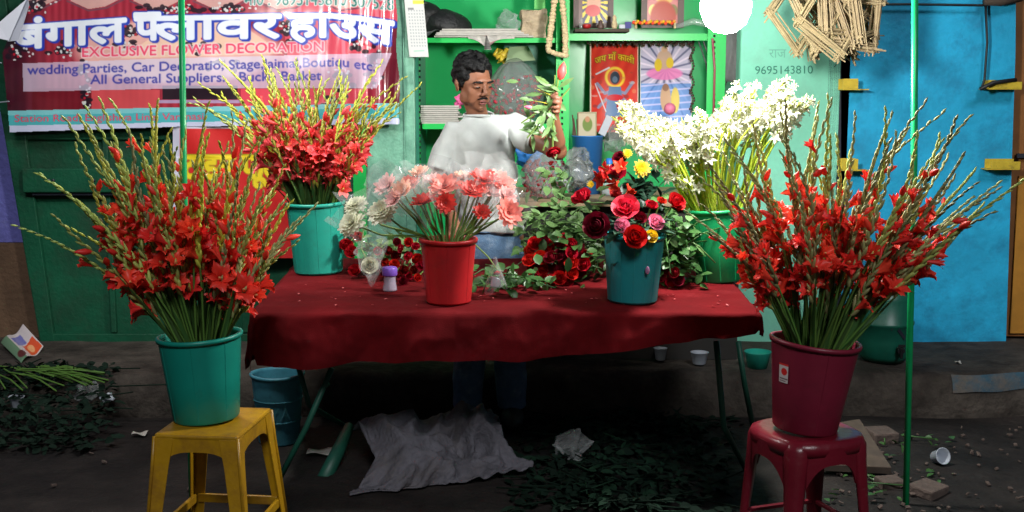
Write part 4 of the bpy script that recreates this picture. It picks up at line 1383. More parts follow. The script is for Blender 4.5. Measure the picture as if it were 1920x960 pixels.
H_ = STZ2 - .003
ms = thing('maroon_stool', 'glossy maroon round plastic stool under the plum bucket', 'stool', (at(1514, 800, 3.50).x, 3.51, 0), (0, 0, R(-25)))
rs = .168
def scal(a): return 1 + .045 * math.cos(4 * a + PI)      # scalloped outline: out over the legs... in between
mb = MB()
prof = [(.001, H_ - .012), (.05, H_ - .012), (.054, H_ - .004), (.10, H_ - .002), (.13, H_ - .001), (rs - .02, H_), (rs - .006, H_ - .006), (rs, H_ - .022), (rs - .002, H_ - .045), (rs - .008, H_ - .045), (rs - .012, H_ - .02), (.001, H_ - .022)]
mb.lathe(prof, 64)
mb.v = [(p[0] * (1 + (.05 * math.cos(4 * (math.atan2(p[1], p[0]) + PI / 2)) if math.hypot(p[0], p[1]) > .1 else 0)),
         p[1] * (1 + (.05 * math.cos(4 * (math.atan2(p[1], p[0]) + PI / 2)) if math.hypot(p[0], p[1]) > .1 else 0)), p[2]) for p in mb.v]
mb.build('seat', M['stool_p'], ms, smooth=True)
for kq in range(4):
    a = -PI / 2 + kq * PI / 2
    mb = MB()
    rows = []
    for (z, rad, w, dp) in ((H_ - .006, rs - .004, .040, .016), (H_ - .03, rs + .006, .043, .018), (H_ - .10, rs + .010, .036, .018), (.12, rs + .028, .026, .014), (0, rs + .042, .022, .012)):
        row = []
        for (tw, o_) in ((-1, -.55), (-.82, .2), (-.4, .9), (0, 1), (.4, .9), (.82, .2), (1, -.55), (.7, -.9), (-.7, -.9)):
            r_ = rad + o_ * dp - dp * .5; t_ = tw * w
            row.append((r_ * math.cos(a) - t_ * math.sin(a), r_ * math.sin(a) + t_ * math.cos(a), z))
        rows.append(row)
    vs = [p for r_ in rows for p in r_]; n = 9
    fs = [(i * n + j, i * n + (j + 1) % n, (i + 1) * n + (j + 1) % n, (i + 1) * n + j) for i in range(4) for j in range(n)] + [tuple(range(n))[::-1], tuple(range(4 * n, 5 * n))]
    mb.add(vs, fs)
    mb.build('leg', M['stool_p'], ms, smooth=True)
    # arched skirt between this leg and the next
    mb = MB(); vs = []; n = 16
    for i in range(n + 1):
        u = i / n; aa = a + .20 + (PI / 2 - .40) * u
        rad = rs * (1 - .035 * math.sin(PI * u)) - .002
        dep = .052 + .075 * abs(2 * u - 1) ** 3
        for z in (H_ - .02, H_ - dep - .02):
            for q in (0, 1): vs.append(((rad - .006 * q) * math.cos(aa), (rad - .006 * q) * math.sin(aa), z))
    fs = []
    for i in range(n):
        b0 = i * 4
        for (p, q) in ((0, 1), (1, 3), (3, 2), (2, 0)): fs.append((b0 + p, b0 + q, b0 + 4 + q, b0 + 4 + p))
    mb.add(vs, fs)
    mb.build('skirt', M['stool_p'], ms, smooth=False)
    mb = MB(); zb = .11; r0 = rs + .024
    p, q = (r0 * math.cos(a), r0 * math.sin(a), zb), (r0 * math.cos(a + PI / 2), r0 * math.sin(a + PI / 2), zb)
    mb.tube([Vector(p).lerp(Vector(q), .06), Vector(p).lerp(Vector(q), .94)], .009, 6)
    mb.build('stretcher', M['stool_p'], ms)

# ================================================================== AWNING POLES
mb = MB(); mb.tube([at(337.5, -160, 3.95), at(345, 330, 3.92), at(361, 982, 3.90)], .0105, 14)
tag(mb.build('awning_pole', M['pole'], smooth=True), 'upright green pole rising through the left gladioli before the banner', 'pole')
mb = MB(); mb.tube([at(1716, -160, 3.95), at(1714, 300, 3.95), at(1698, 966, 3.95)], .0115, 14)
tag(mb.build('awning_pole', M['pole'], smooth=True), 'upright green pole on the right standing before the blue wall', 'pole')

# ================================================================== REED FRAMES hanging before the mint and blue walls
def reed_frame(c, size, n_side, rotm, label, seed):
    rr = random.Random(seed)
    t = thing('reed_frame', label, 'wreath frame', c, group='reed wreath frames hanging in a bundle')
    nS = n_side
    cor = [Vector((math.cos(2 * PI * k / nS + .3), math.sin(2 * PI * k / nS + .3), 0)) * size for k in range(nS)]
    for k in range(nS):
        a, b = cor[k], cor[(k + 1) % nS]
        d = (b - a).normalized()
        mb = MB()
        for j in range(13):
            off = Vector((rr.gauss(0, .010), rr.gauss(0, .010), rr.gauss(0, .014)))
            e = rr.uniform(.0, .035)
            p0, p1 = a - d * e + off, b + d * rr.uniform(0, .035) + off + Vector((rr.gauss(0, .004), rr.gauss(0, .004), 0))
            mb.tube([rotm @ p0, rotm @ (p0.lerp(p1, .5) + Vector((rr.gauss(0, .003), rr.gauss(0, .003), 0))), rotm @ p1], rr.uniform(.0028, .0045), 5)
        mb.build('reed_bundle', M['straw'], t)
    return t
RF = [(1490, 30, 5.30, .16, 4, (80, 20, 30), 'reed frame hanging furthest left in the bundle, seen nearly edge-on'),
      (1512, 48, 5.36, .15, 4, (70, 35, 60), 'reed frame drooping lowest on the left of the hanging bundle'),
      (1535, 20, 5.25, .17, 3, (85, -10, 10), 'triangular reed frame in the middle left of the hanging bundle'),
      (1560, 35, 5.20, .17, 4, (75, 10, 15), 'square reed frame facing out in the centre of the hanging bundle'),
      (1580, 10, 5.28, .19, 4, (80, -25, 40), 'large reed frame tilted behind the centre of the bundle'),
      (1600, 42, 5.24, .15, 4, (78, -20, 5), 'reed frame low on the right of the hanging bundle'),
      (1612, 15, 5.30, .18, 3, (84, -30, 25), 'triangular reed frame at the right edge of the bundle'),
      (1570, 55, 5.32, .14, 4, (60, 0, 50), 'reed frame hanging lowest in the middle of the bundle'),
      (1545, 10, 5.34, .20, 4, (72, 30, 20), 'large reed frame leaning left behind the triangular one'),
      (1590, 28, 5.34, .19, 4, (66, -30, 70), 'broad reed frame behind all the others in the bundle'),
      (1625, 30, 5.22, .13, 4, (80, -35, 60), 'small reed frame sticking out furthest right of the bundle')]
for i, (px, py, Y, s, n, r_, lb_) in enumerate(RF):
    reed_frame(at(px, py, Y), s, n, Euler((R(r_[0]), R(r_[1]), R(r_[2]))).to_matrix(), lb_, i)
mb = MB(); mb.tube([at(1565, 20, 5.28), at(1560, -60, 5.3), at(1555, -160, 5.5)], .003, 5)
mb.tube([at(1566, 92, 5.6), at(1572, 115, 5.62), at(1564, 126, 5.64)], .002, 5)
tag(mb.build('hanging_string', M['wire']), 'thin string from which the bundle of reed frames hangs', 'string')


# ================================================================== FLOWERS
def floret_mesh(open_, m, r=.036, L=.055, seed=0):
    """a six-petalled trumpet along +Z"""
    rr = random.Random(seed)
    mb = MB()
    for k in range(6):
        a0 = 2 * PI * k / 6 + rr.uniform(-.12, .12); out = open_ * rr.uniform(.8, 1.15); ww = rr.uniform(.8, 1.1)
        nu, nv = 4, 5
        def fn(u, v):
            t = v
            rad = .004 + (r * out) * t ** 1.5
            z = L * (1 - (1 - t) ** 1.5) - (r * .5 * out) * max(0, t - .7) ** 1.2
            half = (.78 * math.sin(PI * (0.18 + .74 * t)) ** .8) * ww * (1.0 if t < .95 else .6)
            a = a0 + (u - .5) * 2 * half * (1.0 if open_ > .5 else .9)
            rad *= 1 - .16 * (2 * u - 1) ** 2 + .10 * math.sin(u * 9 + k) * t
            return Vector((rad * math.cos(a), rad * math.sin(a), z + .004 * math.sin(u * 7 + k * 2) * t))
        mb.cur = 0
        mb.grid(fn, nu, nv)
    if open_ > .5:
        mb.cur = 1
        mb.ell((0, 0, L * .45), (.005, .005, L * .3), 6, 4)
    return mb.mesh('floret', m, True, recalc=False)


def bud_mesh(m, r=.008, L=.045):
    mb = MB(); mb.lathe([(.001, 0), (r * .7, L * .15), (r, L * .45), (r * .6, L * .8), (.001, L)], 6)
    return mb.mesh('bud', m, True)


FLOR = {}
for nm, pm in (('red', 'pet_red'), ('pink', 'pet_pink')):
    FLOR[nm] = [floret_mesh(1.0, [M[pm], M['throat']], .044, .055, 1), floret_mesh(.8, [M[pm], M['throat']], .041, .057, 2), floret_mesh(.6, [M[pm], M['throat']], .039, .058, 3),
                floret_mesh(.36, [M[pm], M['throat']], .036, .060, 4), bud_mesh(M[pm], .010, .05)]


def spiral_blade(mb, p, d, side, L, w, n=6, droop=.2):
    """a long narrow sword leaf"""
    d = d.normalized(); side = side.normalized()
    vs = []
    for i in range(n + 1):
        t = i / n
        c = p + d * L * t + side * L * droop * t * t
        ww = w * (1 - t) ** .6 * (0.6 + .8 * min(1, t * 3)) * .7
        q = d.cross(side).normalized()
        vs += [c - q * ww, c + side * ww * .25, c + q * ww]
    mb.add(vs, [(i * 3 + j, i * 3 + j + 1, i * 3 + j + 4, i * 3 + j + 3) for i in range(n) for j in range(2)])


def gladiolus(base, rim, tip, kind, label, group, rr, f0=.42, f1=.70, spike='stem_tan', curl=.04, nfl=(3, 6)):
    """one stem from the bottom of its bucket through the rim to its tip"""
    t = thing('gladiolus_stem', label, 'gladiolus', base, group=group)
    A, C = Vector((0, 0, 0)), tip - base
    Rm = rim - base
    B = Rm + (Rm.normalized()) * (C - Rm).length * .42
    side = C.cross(Vector((0, 0, 1)))
    side = side.normalized() if side.length > .01 else Vector((1, 0, 0))
    bend = Vector((rr.gauss(0, 1), rr.gauss(0, 1), rr.uniform(.0, 1.2))) * curl
    N = 16
    def P(s):
        p = bez(A, B, C, s)
        k = max(0, s - .62) / .38
        return p + bend * k * k + Vector((math.sin(s * 19 + rr_ph), math.cos(s * 17 + rr_ph), 0)) * .003 * s
    rr_ph = rr.uniform(0, 6)
    pts = [P(i / N) for i in range(N + 1)]
    T = lambda s: (P(min(1, s + .02)) - P(max(0, s - .02))).normalized()
    mb = MB(); mb.tube(pts, [.0052 - .0038 * (i / N) for i in range(N + 1)], 5)
    link(mb.mesh('stem', M['stem'], True, False), 'stem', t)
    for k in range(rr.choice((1, 1, 2))):
        mb = MB(); s0 = rr.uniform(.12, .26); d = T(s0)
        sd = Vector((rr.gauss(0, 1), rr.gauss(0, 1), -.2)); sd = (sd - d * sd.dot(d))
        spiral_blade(mb, P(s0), d, sd, rr.uniform(.22, .42), rr.uniform(.007, .013), droop=rr.uniform(.03, .2))
        link(mb.mesh('leaf', M['blade'], True, False), 'leaf', t)
    # side directions of the two rows of florets
    az = rr.uniform(0, 2 * PI)
    if rr.random() < .6: az = rr.gauss(-PI / 2, .7)
    base_side = Vector((math.cos(az), math.sin(az), 0))
    def sides(s):
        d = T(s); b = base_side - d * base_side.dot(d); b.normalize(); w = d.cross(b)
        return d, b, w
    # green spike
    mb = MB(); s = f0 - .02; i = 0; step = rr.uniform(.026, .032) * (.62 / max((C).length, .3))
    while s < 1.0:
        d, b, w = sides(s)
        k = (s - f0) / (1 - f0)
        dirn = (d + (w if i % 2 else -w) * rr.uniform(.22, .5) * (1 - .55 * k) + b * .25).normalized()
        L = .042 * (1 - .55 * k) * rr.uniform(.8, 1.2); rad = .0080 * (1 - .5 * k)
        p = P(s)
        q = dirn.orthogonal().normalized(); q2 = dirn.cross(q)
        bow = d * L * .15
        vs = []
        for (tt, rk) in ((0, .55), (.35, 1), (.72, .72)):
            c = p + dirn * L * tt + bow * tt * tt
            for h in range(4):
                an = h * PI / 2; vs.append(c + (q * math.cos(an) + q2 * math.sin(an)) * rad * rk)
        vs.append(p + dirn * L + bow)
        mb.add(vs, [(r_ * 4 + h, r_ * 4 + (h + 1) % 4, r_ * 4 + 4 + (h + 1) % 4, r_ * 4 + 4 + h) for r_ in range(2) for h in range(4)] + [(8 + h, 8 + (h + 1) % 4, 12) for h in range(4)])
        s += step; i += 1
    link(mb.mesh('bud_spike', M[spike], True, False), 'bud_spike', t)
    n = rr.randint(*nfl)
    fs = FLOR[kind]
    for j in range(n):
        u = j / max(1, n - 1)
        s = f0 + (f1 - f0) * u + rr.uniform(-.01, .01)
        d, b, w = sides(s)
        dirn = (d * rr.uniform(.6, 1.3) + (w if j % 2 else -w) * rr.uniform(.5, .9) + b * rr.uniform(.2, .8)).normalized()
        if u < .4: idx = rr.choice((0, 1, 1, 2))
        elif u < .75: idx = rr.choice((1, 2, 3, 3))
        else: idx = rr.choice((3, 4, 4))
        sc_ = rr.uniform(.80, 1.12)
        o = link(fs[idx], 'flower' if idx < 4 else 'red_bud', t, M=frame_M(P(s), dirn, rr.uniform(0, 6), sc_))
    return t


def fan(base, rimc, rimr, h, n, env, kind, label, group, seed, f0=.42, f1=.7, spikes=('stem_tan',), depth=.32, curl=.05, nfl=(3, 5), amin=-60, amax=50, bias=0.0):
    rr = random.Random(seed)
    for i in range(n):
        a = R(amin + (amax - amin) * ((i + rr.uniform(.1, .9)) / n))
        L = env(math.degrees(a)) * (rr.uniform(.78, 1.0) if rr.random() < .72 else rr.uniform(.55, .8))
        dy = rr.gauss(0, depth * .55) * L - .02
        dy = max(-depth * L * 1.0, min(depth * L * 1.2, dy))
        tip = rimc + Vector((math.sin(a) * L, dy, math.cos(a) * L))
        k = min(1, abs(math.degrees(a)) / 55)
        hx_ = Vector((math.sin(a), dy / L * 1.4, 0))
        rad = min(1, hx_.length * 1.15)
        hx_ = hx_.normalized() if hx_.length > .001 else Vector((1, 0, 0))
        rp = rimc + hx_ * rimr * .80 * rad * rr.uniform(.75, 1) + Vector((rr.gauss(0, .012), rr.gauss(0, .012), 0))
        bp = base - hx_ * rimr * .35 * rad + Vector((rr.gauss(0, .02), rr.gauss(0, .02), .015))
        gladiolus(bp, rp, tip, kind, label, group, rr, f0 + rr.uniform(-.06, .12), f1 + rr.uniform(-.10, .10), rr.choice(spikes), curl, nfl)


def interp(tab):
    def f(a):
        if a <= tab[0][0]: return tab[0][1]
        for (x0, y0), (x1, y1) in zip(tab[:-1], tab[1:]):
            if a <= x1: return y0 + (y1 - y0) * (a - x0) / (x1 - x0)
        return tab[-1][1]
    return f


# front left bunch
m1 = mpp(3.56)
rim1 = B1 + Vector((-.008, 0, B1_h))
fan(B1, rim1, .118, B1_h, 80, interp([(-55, 285 * m1), (-46, 360 * m1), (-38, 440 * m1), (-25, 470 * m1), (-5, 440 * m1), (12, 400 * m1), (30, 330 * m1), (46, 300 * m1)]), 'red',
    'scarlet gladiolus standing in the teal bucket on the yellow stool', 'scarlet gladioli in the teal bucket', 11, f0=.50, f1=.76,
    spikes=('stem_tan', 'stem_tan', 'spike_dark', 'spike_yel'), amin=-51, amax=46, curl=.05)
# rear left bunch on the table
m2 = mpp(4.6)
rim2 = B2 + Vector((-.008, 0, .285))
fan(B2, rim2, .10, .285, 66, interp([(-48, 290 * m2), (-30, 285 * m2), (0, 250 * m2), (20, 262 * m2), (45, 270 * m2)]), 'pink',
    'pinkish-red gladiolus standing in the pale teal bucket on the table', 'pinkish gladioli in the pale teal bucket', 21, f0=.45, f1=.72,
    spikes=('spike_yel', 'spike_yel', 'stem_tan'), amin=-50, amax=46, curl=.045, nfl=(4, 6))
# front right bunch
m3 = mpp(3.5)
rim3 = B6 + Vector((.026, 0, B6_h))
fan(B6, rim3, .122, B6_h, 74, interp([(-48, 290 * m3), (-33, 400 * m3), (-10, 445 * m3), (10, 455 * m3), (28, 495 * m3), (45, 470 * m3), (58, 440 * m3)]), 'red',
    'scarlet gladiolus standing in the plum bucket on the maroon stool', 'scarlet gladioli in the plum bucket', 31, f0=.49, f1=.75,
    spikes=('spike_dark', 'spike_dark', 'stem_tan'), amin=-46, amax=58, curl=.045)

# ------------------------------------------------------------------ white tuberoses
STAR = []
for sd in range(3):
    rr = random.Random(sd)
    mb = MB()
    mb.tube([(0, 0, 0), (.001, 0, .02)], [.0022, .0035], 5, False)
    for k in range(6):
        a = 2 * PI * k / 6 + rr.uniform(-.1, .1); op = rr.uniform(.7, 1.1)
        d = Vector((math.cos(a), math.sin(a), 0)); w = Vector((-math.sin(a), math.cos(a), 0))
        pts = []
        for (r_, z, ww) in ((.003, .02, .003), (.010, .028, .0052), (.021 * op, .032, .0042), (.031 * op, .030, .0006)):
            pts += [d * r_ - w * ww + Vector((0, 0, z)), d * r_ + w * ww + Vector((0, 0, z))]
        mb.add(pts, [(0, 1, 3, 2), (2, 3, 5, 4), (4, 5, 7, 6)])
    STAR.append((mb.v, mb.f))


def tuberose_head(seed, n=13):
    rr = random.Random(seed); mb = MB(); L = .17
    for k in range(n):
        t = (k + .5) / n; a = k * 2.4 + rr.uniform(-.4, .4)
        d = Vector((math.cos(a), math.sin(a), rr.uniform(.25, .8) + .7 * t)).normalized()
        s = 1.15 * (1 - .35 * t) * rr.uniform(.8, 1.15)
        Mx = frame_M(Vector((0, 0, L * t)), d, rr.uniform(0, 3), s)
        v, f = STAR[k % 3]
        mb.cur = 0; mb.add([Mx @ Vector(p) for p in v], f)
    for k in range(14):
        a = k * 2.4; t = .62 + .43 * k / 14
        d = Vector((math.cos(a) * .5, math.sin(a) * .5, 1)).normalized()
        p = Vector((0, 0, L * t))
        mb.cur = 1; mb.tube([p, p + d * .014, p + d * .026], [.0028, .0042, .001], 5)
    return mb.mesh('blossoms', [M['white'], M['wbud']], True, False)
HEADS = [tuberose_head(s) for s in range(6)]
rr = random.Random(77)
env_t = interp([(1130, 208), (1190, 186), (1260, 222), (1330, 200), (1360, 176), (1420, 140), (1480, 142), (1522, 178)])
rim5 = B5 + Vector((-.024, 0, .285))
for i in range(76):
    px = 1142 + (1512 - 1142) * ((i + rr.random()) / 76)
    py = env_t(px) + abs(rr.gauss(0, 1)) * 36 + 4
    Y = 4.46 + rr.uniform(-.22, .16)
    tip = at(px, py, Y)
    t = thing('tuberose_stem', 'white tuberose standing in the bright green bucket under the lamp', 'tuberose', B5 + Vector((rr.gauss(0, .03), rr.gauss(0, .03), .02)), group='white tuberoses in the green bucket')
    C = tip - t.location
    hd = Vector((C.x, C.y, 0)); k = min(1, hd.length / .3)
    Rm = rim5 + hd.normalized() * .09 * k + Vector((rr.gauss(0, .012), rr.gauss(0, .012), 0)) - t.location
    B = Rm + Rm.normalized() * (C - Rm).length * .4
    A = Vector((0, 0, 0))
    end = (C - bez(A, B, C, .93)).normalized()
    Cs = C - end * .15
    mb = MB(); mb.tube([bez(A, B, Cs, s / 10) for s in range(11)] + [C], [.0046] * 8 + [.004, .0036, .003, .002], 5)
    for j in range(rr.randint(1, 3)):
        s0 = rr.uniform(.35, .8); p = bez(A, B, Cs, s0); d = (bez(A, B, Cs, s0 + .05) - p).normalized()
        sd = Vector((rr.gauss(0, 1), rr.gauss(0, 1), 0)); sd -= d * sd.dot(d)
        spiral_blade(mb, p, d, sd, rr.uniform(.08, .2), .006, 4, .25)
    link(mb.mesh('stem', M['tstem'], True, False), 'stem', t)
    link(HEADS[i % 6], 'blossoms', t, M=frame_M(Cs, end + Vector((rr.gauss(0, .15), rr.gauss(0, .15), 0)), rr.uniform(0, 6), rr.uniform(.68, 1.0)))


# ------------------------------------------------------------------ roses
def rose_mesh(r, m, seed=0, open_=1.0):
    rr = random.Random(seed); mb = MB()
    layers = ((3, .30, 1.12, .08), (4, .50, 1.08, .18), (5, .74, 1.0, .38), (6, .96, .86, .62))
    for li, (n, rad, hgt, fl) in enumerate(layers):
        for k in range(n):
            a0 = 2 * PI * k / n + li * .7 + rr.uniform(-.15, .15); hw = PI / n * 1.45
            lift = rr.uniform(.9, 1.08)
            def fn(u, v):
                a = a0 + (u - .5) * 2 * hw
                prof = math.sin(min(1, v * 1.12) * PI / 2)
                q = r * rad * (0.22 + .78 * prof) * (1 - .5 * max(0, .75 - fl) * max(0, v - .55) / .45) * (1 + fl * open_ * .45 * max(0, v - .55) ** 1.3 * 3)
                edge = 1 - .35 * (2 * u - 1) ** 4
                z = r * hgt * lift * 1.15 * v ** .85 * edge - r * fl * open_ * .5 * max(0, v - .7) * (1.4)
                return Vector((q * math.cos(a), q * math.sin(a), z + .05 * r * math.sin(u * 8 + k)))
            mb.grid(fn, 5, 5)
    mb.ell((0, 0, r * .62), (r * .2, r * .2, r * .52), 8, 6)
    mb.grid(lambda u, v: Vector((r * (.10 + .16 * v) * math.cos(u * 11), r * (.10 + .16 * v) * math.sin(u * 11), r * (1.16 - .45 * v * 0 - .1 * u))) if False else Vector((r * (.06 + .2 * u) * math.cos(u * 11), r * (.06 + .2 * u) * math.sin(u * 11), r * (.5 + .66 * v - .08 * u))), 16, 3)
    return mb.mesh('bloom', m, True, False)


def leaf_geo(mb, p, d, up, L, W, fold=.25):
    d = d.normalized(); w = d.cross(up).normalized(); u = w.cross(d)
    vs = []
    for (t, k) in ((0, .05), (.25, .8), (.55, 1), (.82, .6), (1, .02)):
        c = p + d * L * t - u * L * .18 * t * t
        vs += [c - w * W * k * .5 + u * W * fold * k * .5, c, c + w * W * k * .5 + u * W * fold * k * .5]
    mb.add(vs, [(i * 3 + j, i * 3 + j + 1, i * 3 + j + 4, i * 3 + j + 3) for i in range(4) for j in range(2)])


def rose(bloom, p, d, stem_pts, label, group=None, s=1.0, leaves=3, leafm='leaf', rr=random, cat='rose', name='rose', leafsize=.05):
    t = thing(name, label, cat, p, group=group)
    link(bloom, 'bloom', t, M=frame_M(Vector((0, 0, 0)), d, rr.uniform(0, 6), s))
    mb = MB(); d = Vector(d).normalized()
    q = d.orthogonal()
    for k in range(5):
        a = 2 * PI * k / 5; o_ = Quaternion(d, a) @ q
        leaf_geo(mb, Vector((0, 0, 0)) - d * .002, (o_ + d * .2), d, .022 * s, .008 * s)
    link(mb.mesh('sepals', M['leaf'], True, False), 'sepals', t)
    pts = [Vector(q_) - p for q_ in stem_pts]
    mb = MB(); mb.tube([Vector((0, 0, 0))] + pts, .003, 5)
    link(mb.mesh('stem', M['gstem'], True, False), 'stem', t)
    allp = [Vector((0, 0, 0))] + pts
    for k in range(leaves):
        i = rr.randint(0, len(allp) - 2); c = allp[i].lerp(allp[i + 1], rr.uniform(.2, .9))
        mb = MB(); dd = Vector((rr.gauss(0, 1), rr.gauss(0, 1), rr.uniform(-.2, .7)))
        leaf_geo(mb, c, dd, Vector((rr.gauss(0, .3), rr.gauss(0, .3), 1)), leafsize * rr.uniform(.8, 1.3), leafsize * .6)
        link(mb.mesh('leaf', M[leafm], True, False), 'leaf', t)
    return t


rr = random.Random(5)
RB = {k: rose_mesh(1.0, M[m_], sd, op) for k, m_, sd, op in (('red', 'rose_red', 1, .8), ('dark', 'rose_dark', 2, .7), ('cer', 'rose_cer', 3, 1.1), ('pink', 'rose_pink', 4, .9), ('yel', 'rose_yel', 5, .9))}
ROSES = [(1120, 424, 28, 'dark', 3.98, (-.3, -1, .35), 'large dark crimson rose on the left of the rose bucket'),
         (1172, 392, 26, 'cer', 4.08, (-.05, -.9, .7), 'open cerise rose at the top of the rose bucket'),
         (1092, 372, 21, 'red', 4.12, (-.5, -.5, .8), 'red rose standing furthest left in the rose bucket'),
         (1190, 446, 24, 'red', 3.96, (.1, -1, .45), 'deep red rose drooping over the rim of the rose bucket'),
         (1200, 410, 14, 'dark', 4.05, (.1, -.8, .6), 'small dark rosebud between the pink and the red rose'),
         (1166, 424, 15, 'pink', 4.00, (0, -.9, .5), 'small mottled pink rose in the centre of the rose bucket'),
         (1228, 418, 17, 'pink', 4.04, (.4, -.8, .5), 'pink rose on the right of the rose bucket'),
         (1220, 444, 13, 'yel', 3.98, (.3, -.9, .4), 'yellow bloom tucked under the pink rose'),
         (1266, 380, 20, 'red', 4.14, (.5, -.7, .6), 'red rose standing furthest right in the rose bucket'),
         (1221, 386, 13, 'red', 4.18, (.2, -.5, .8), 'small red rose behind the pink rose'),
         (1240, 378, 10, 'red', 4.2, (.3, -.5, .8), 'smallest red rosebud at the back right of the rose bucket'),
         (1155, 366, 12, 'dark', 4.2, (-.1, -.5, .8), 'small dark red rose behind the cerise one')]
for (px, py, rp, kd, Y, d, lb_) in ROSES:
    s = rp * .88 * mpp(Y)
    p = at(px, py, Y) - Vector(d).normalized() * s * .4
    rm = B4 + Vector(((p.x - B4.x) * .55, (p.y - B4.y) * .4 , .235))
    rose(RB[kd], p, Vector(d), [p.lerp(rm, .5) + Vector((0, .02, 0)), rm, B4 + Vector((U(-.03, .03), U(-.03, .03), .03))], lb_, 'large roses in the dark teal bucket', s, 2, 'leaf_dark', rr, leafsize=.065)
# dark leaves collared round the bucket's mouth
mb = MB()
for k in range(46):
    a = rr.uniform(0, 2 * PI); p = B4 + Vector((.085 * math.cos(a), .085 * math.sin(a), .24 + rr.uniform(0, .05)))
    leaf_geo(mb, p, Vector((math.cos(a), math.sin(a), rr.uniform(-.3, .7))), Vector((0, 0, 1)), rr.uniform(.05, .085), rr.uniform(.035, .05))
tag(mb.build('rose_foliage', M['leaf_dark'], smooth=True), 'dark rose leaves collaring the mouth of the rose bucket', 'leaves', kind='stuff')


def tuft(name, label, cx, cy, sx, sy, Y, dY, n, mt, L=(.035, .06), seed=0):
    rr = random.Random(seed); mb = MB()
    for k in range(n):
        px, py = cx + rr.gauss(0, sx * .5), cy + rr.gauss(0, sy * .5)
        p = at(px, py, Y + rr.uniform(-dY, dY))
        if TX0 < p.x < TX1 and TY0 < p.y < TY1: p.z = max(p.z, tz(p.y) + .008)
        leaf_geo(mb, p, Vector((rr.gauss(0, 1), rr.gauss(0, 1) - .5, rr.gauss(0, .5))), Vector((rr.gauss(0, .5), -.5 + rr.gauss(0, .4), 1)), rr.uniform(*L), rr.uniform(*L) * .62)
    for k in range(n // 9):
        px, py = cx + rr.gauss(0, sx * .4), cy + rr.gauss(0, sy * .4)
        p = at(px, py, Y + rr.uniform(-dY, dY)); q = p + Vector((rr.gauss(0, .09), rr.gauss(0, .06), rr.gauss(0, .05)))
        for w in (p, q):
            if TX0 < w.x < TX1 and TY0 < w.y < TY1: w.z = max(w.z, tz(w.y) + .008)
        mb.tube([p, p.lerp(q, .5) + Vector((0, 0, .01)), q], .0028, 5)
    o = mb.build(name, M[mt], smooth=True)
    return tag(o, label, 'leaves', kind='stuff')
tuft('rose_foliage', 'loose rose leaves and stems piled behind the middle rose bunch', 1045, 425, 80, 50, 4.60, .12, 240, 'leaf_pale', seed=1)
tuft('rose_foliage', 'darker rose leaves low in the pile left of the rose bucket', 1075, 475, 90, 50, 4.50, .12, 240, 'leaf', seed=2)
tuft('rose_foliage', 'rose leaves on the table between the rose bucket and the green bucket', 1268, 470, 46, 76, 4.38, .09, 240, 'leaf', seed=3)
tuft('rose_foliage', 'pale rose leaves right of the rose bucket', 1270, 440, 34, 46, 4.36, .06, 50, 'leaf_pale', seed=4)
tuft('rose_foliage', 'leaves lying around the rose bunch left of the red bucket', 745, 470, 70, 24, 4.55, .08, 80, 'leaf_pale', seed=6)
tuft('rose_foliage', 'stray leaves and stems strewn on the cloth right of the red bucket', 950, 525, 110, 24, 4.28, .14, 130, 'leaf', seed=7)
tuft('rose_foliage', 'leafy shoot rising beside the man\'s elbow', 1042, 350, 22, 40, 4.75, .03, 26, 'leaf_pale', seed=8)
mb = MB()
rr = random.Random(8)
for k in range(90):
    x, y = rr.uniform(TX0 + .1, TX1 - .1), rr.uniform(TY0 + .04, TY1 - .3)
    leaf_geo(mb, Vector((x, y, tz(y) + .011)), Vector((rr.gauss(0, 1), rr.gauss(0, 1), 0)), Vector((rr.gauss(0, .2), 0, 1)), rr.uniform(.006, .016), rr.uniform(.005, .01))
tag(mb.build('petal_litter', mat('scattered_petal', (.55, .12, .12), .7)), 'tiny petals and scraps scattered on the red cloth', 'petals', kind='stuff')


def rose_bunch(n, cx, cy, sx, sy, Y, label, group, seed, kinds, rp=(9, 13), back=(0, .25, .02)):
    rr = random.Random(seed); pts = []
    tries = 0
    while len(pts) < n and tries < 4000:
        tries += 1
        px, py = cx + rr.uniform(-sx, sx), cy + rr.uniform(-sy, sy)
        if ((px - cx) / sx) ** 2 + ((py - cy) / sy) ** 2 > 1: continue
        if any(math.hypot(px - a, py - b) < 14 for a, b in pts): continue
        pts.append((px, py))
    for (px, py) in pts:
        y = Y + rr.uniform(-.03, .05) - (py - cy) * .0012
        s = rr.uniform(*rp) * mpp(Y)
        p = at(px, py, y)
        p.z = max(p.z, tz(y) + .02)
        d = Vector((rr.gauss(0, .35), -1, rr.uniform(.1, .9)))
        q = p + Vector(back) + Vector((rr.gauss(0, .03), 0, 0)); q.z = max(q.z, tz(min(q.y, TY1)) + .01)
        rose(RB[rr.choice(kinds)], p - d.normalized() * s * .5, d, [p.lerp(q, .5), q], label, group, s, 1, 'leaf', rr, leafsize=.04)
rose_bunch(30, 1044, 488, 60, 44, 4.36, 'cut red rose in the bunch lying before the man, left of the rose bucket', 'cut red roses in the middle bunch', 41, ('red', 'red', 'red', 'dark'))
rose_bunch(24, 752, 492, 52, 40, 4.42, 'cut red rose in the bunch lying left of the red bucket', 'cut red roses in the left bunch', 42, ('red', 'dark', 'red'), (7, 10))
rose_bunch(7, 1252, 520, 20, 20, 4.30, 'cut dark red rose lying between the rose bucket and the green bucket', 'cut roses right of the rose bucket', 43, ('dark', 'red'))
rose_bunch(5, 662, 470, 14, 40, 4.5, 'cut red rose lying beside the pale teal bucket', 'cut roses beside the pale teal bucket', 44, ('red',))

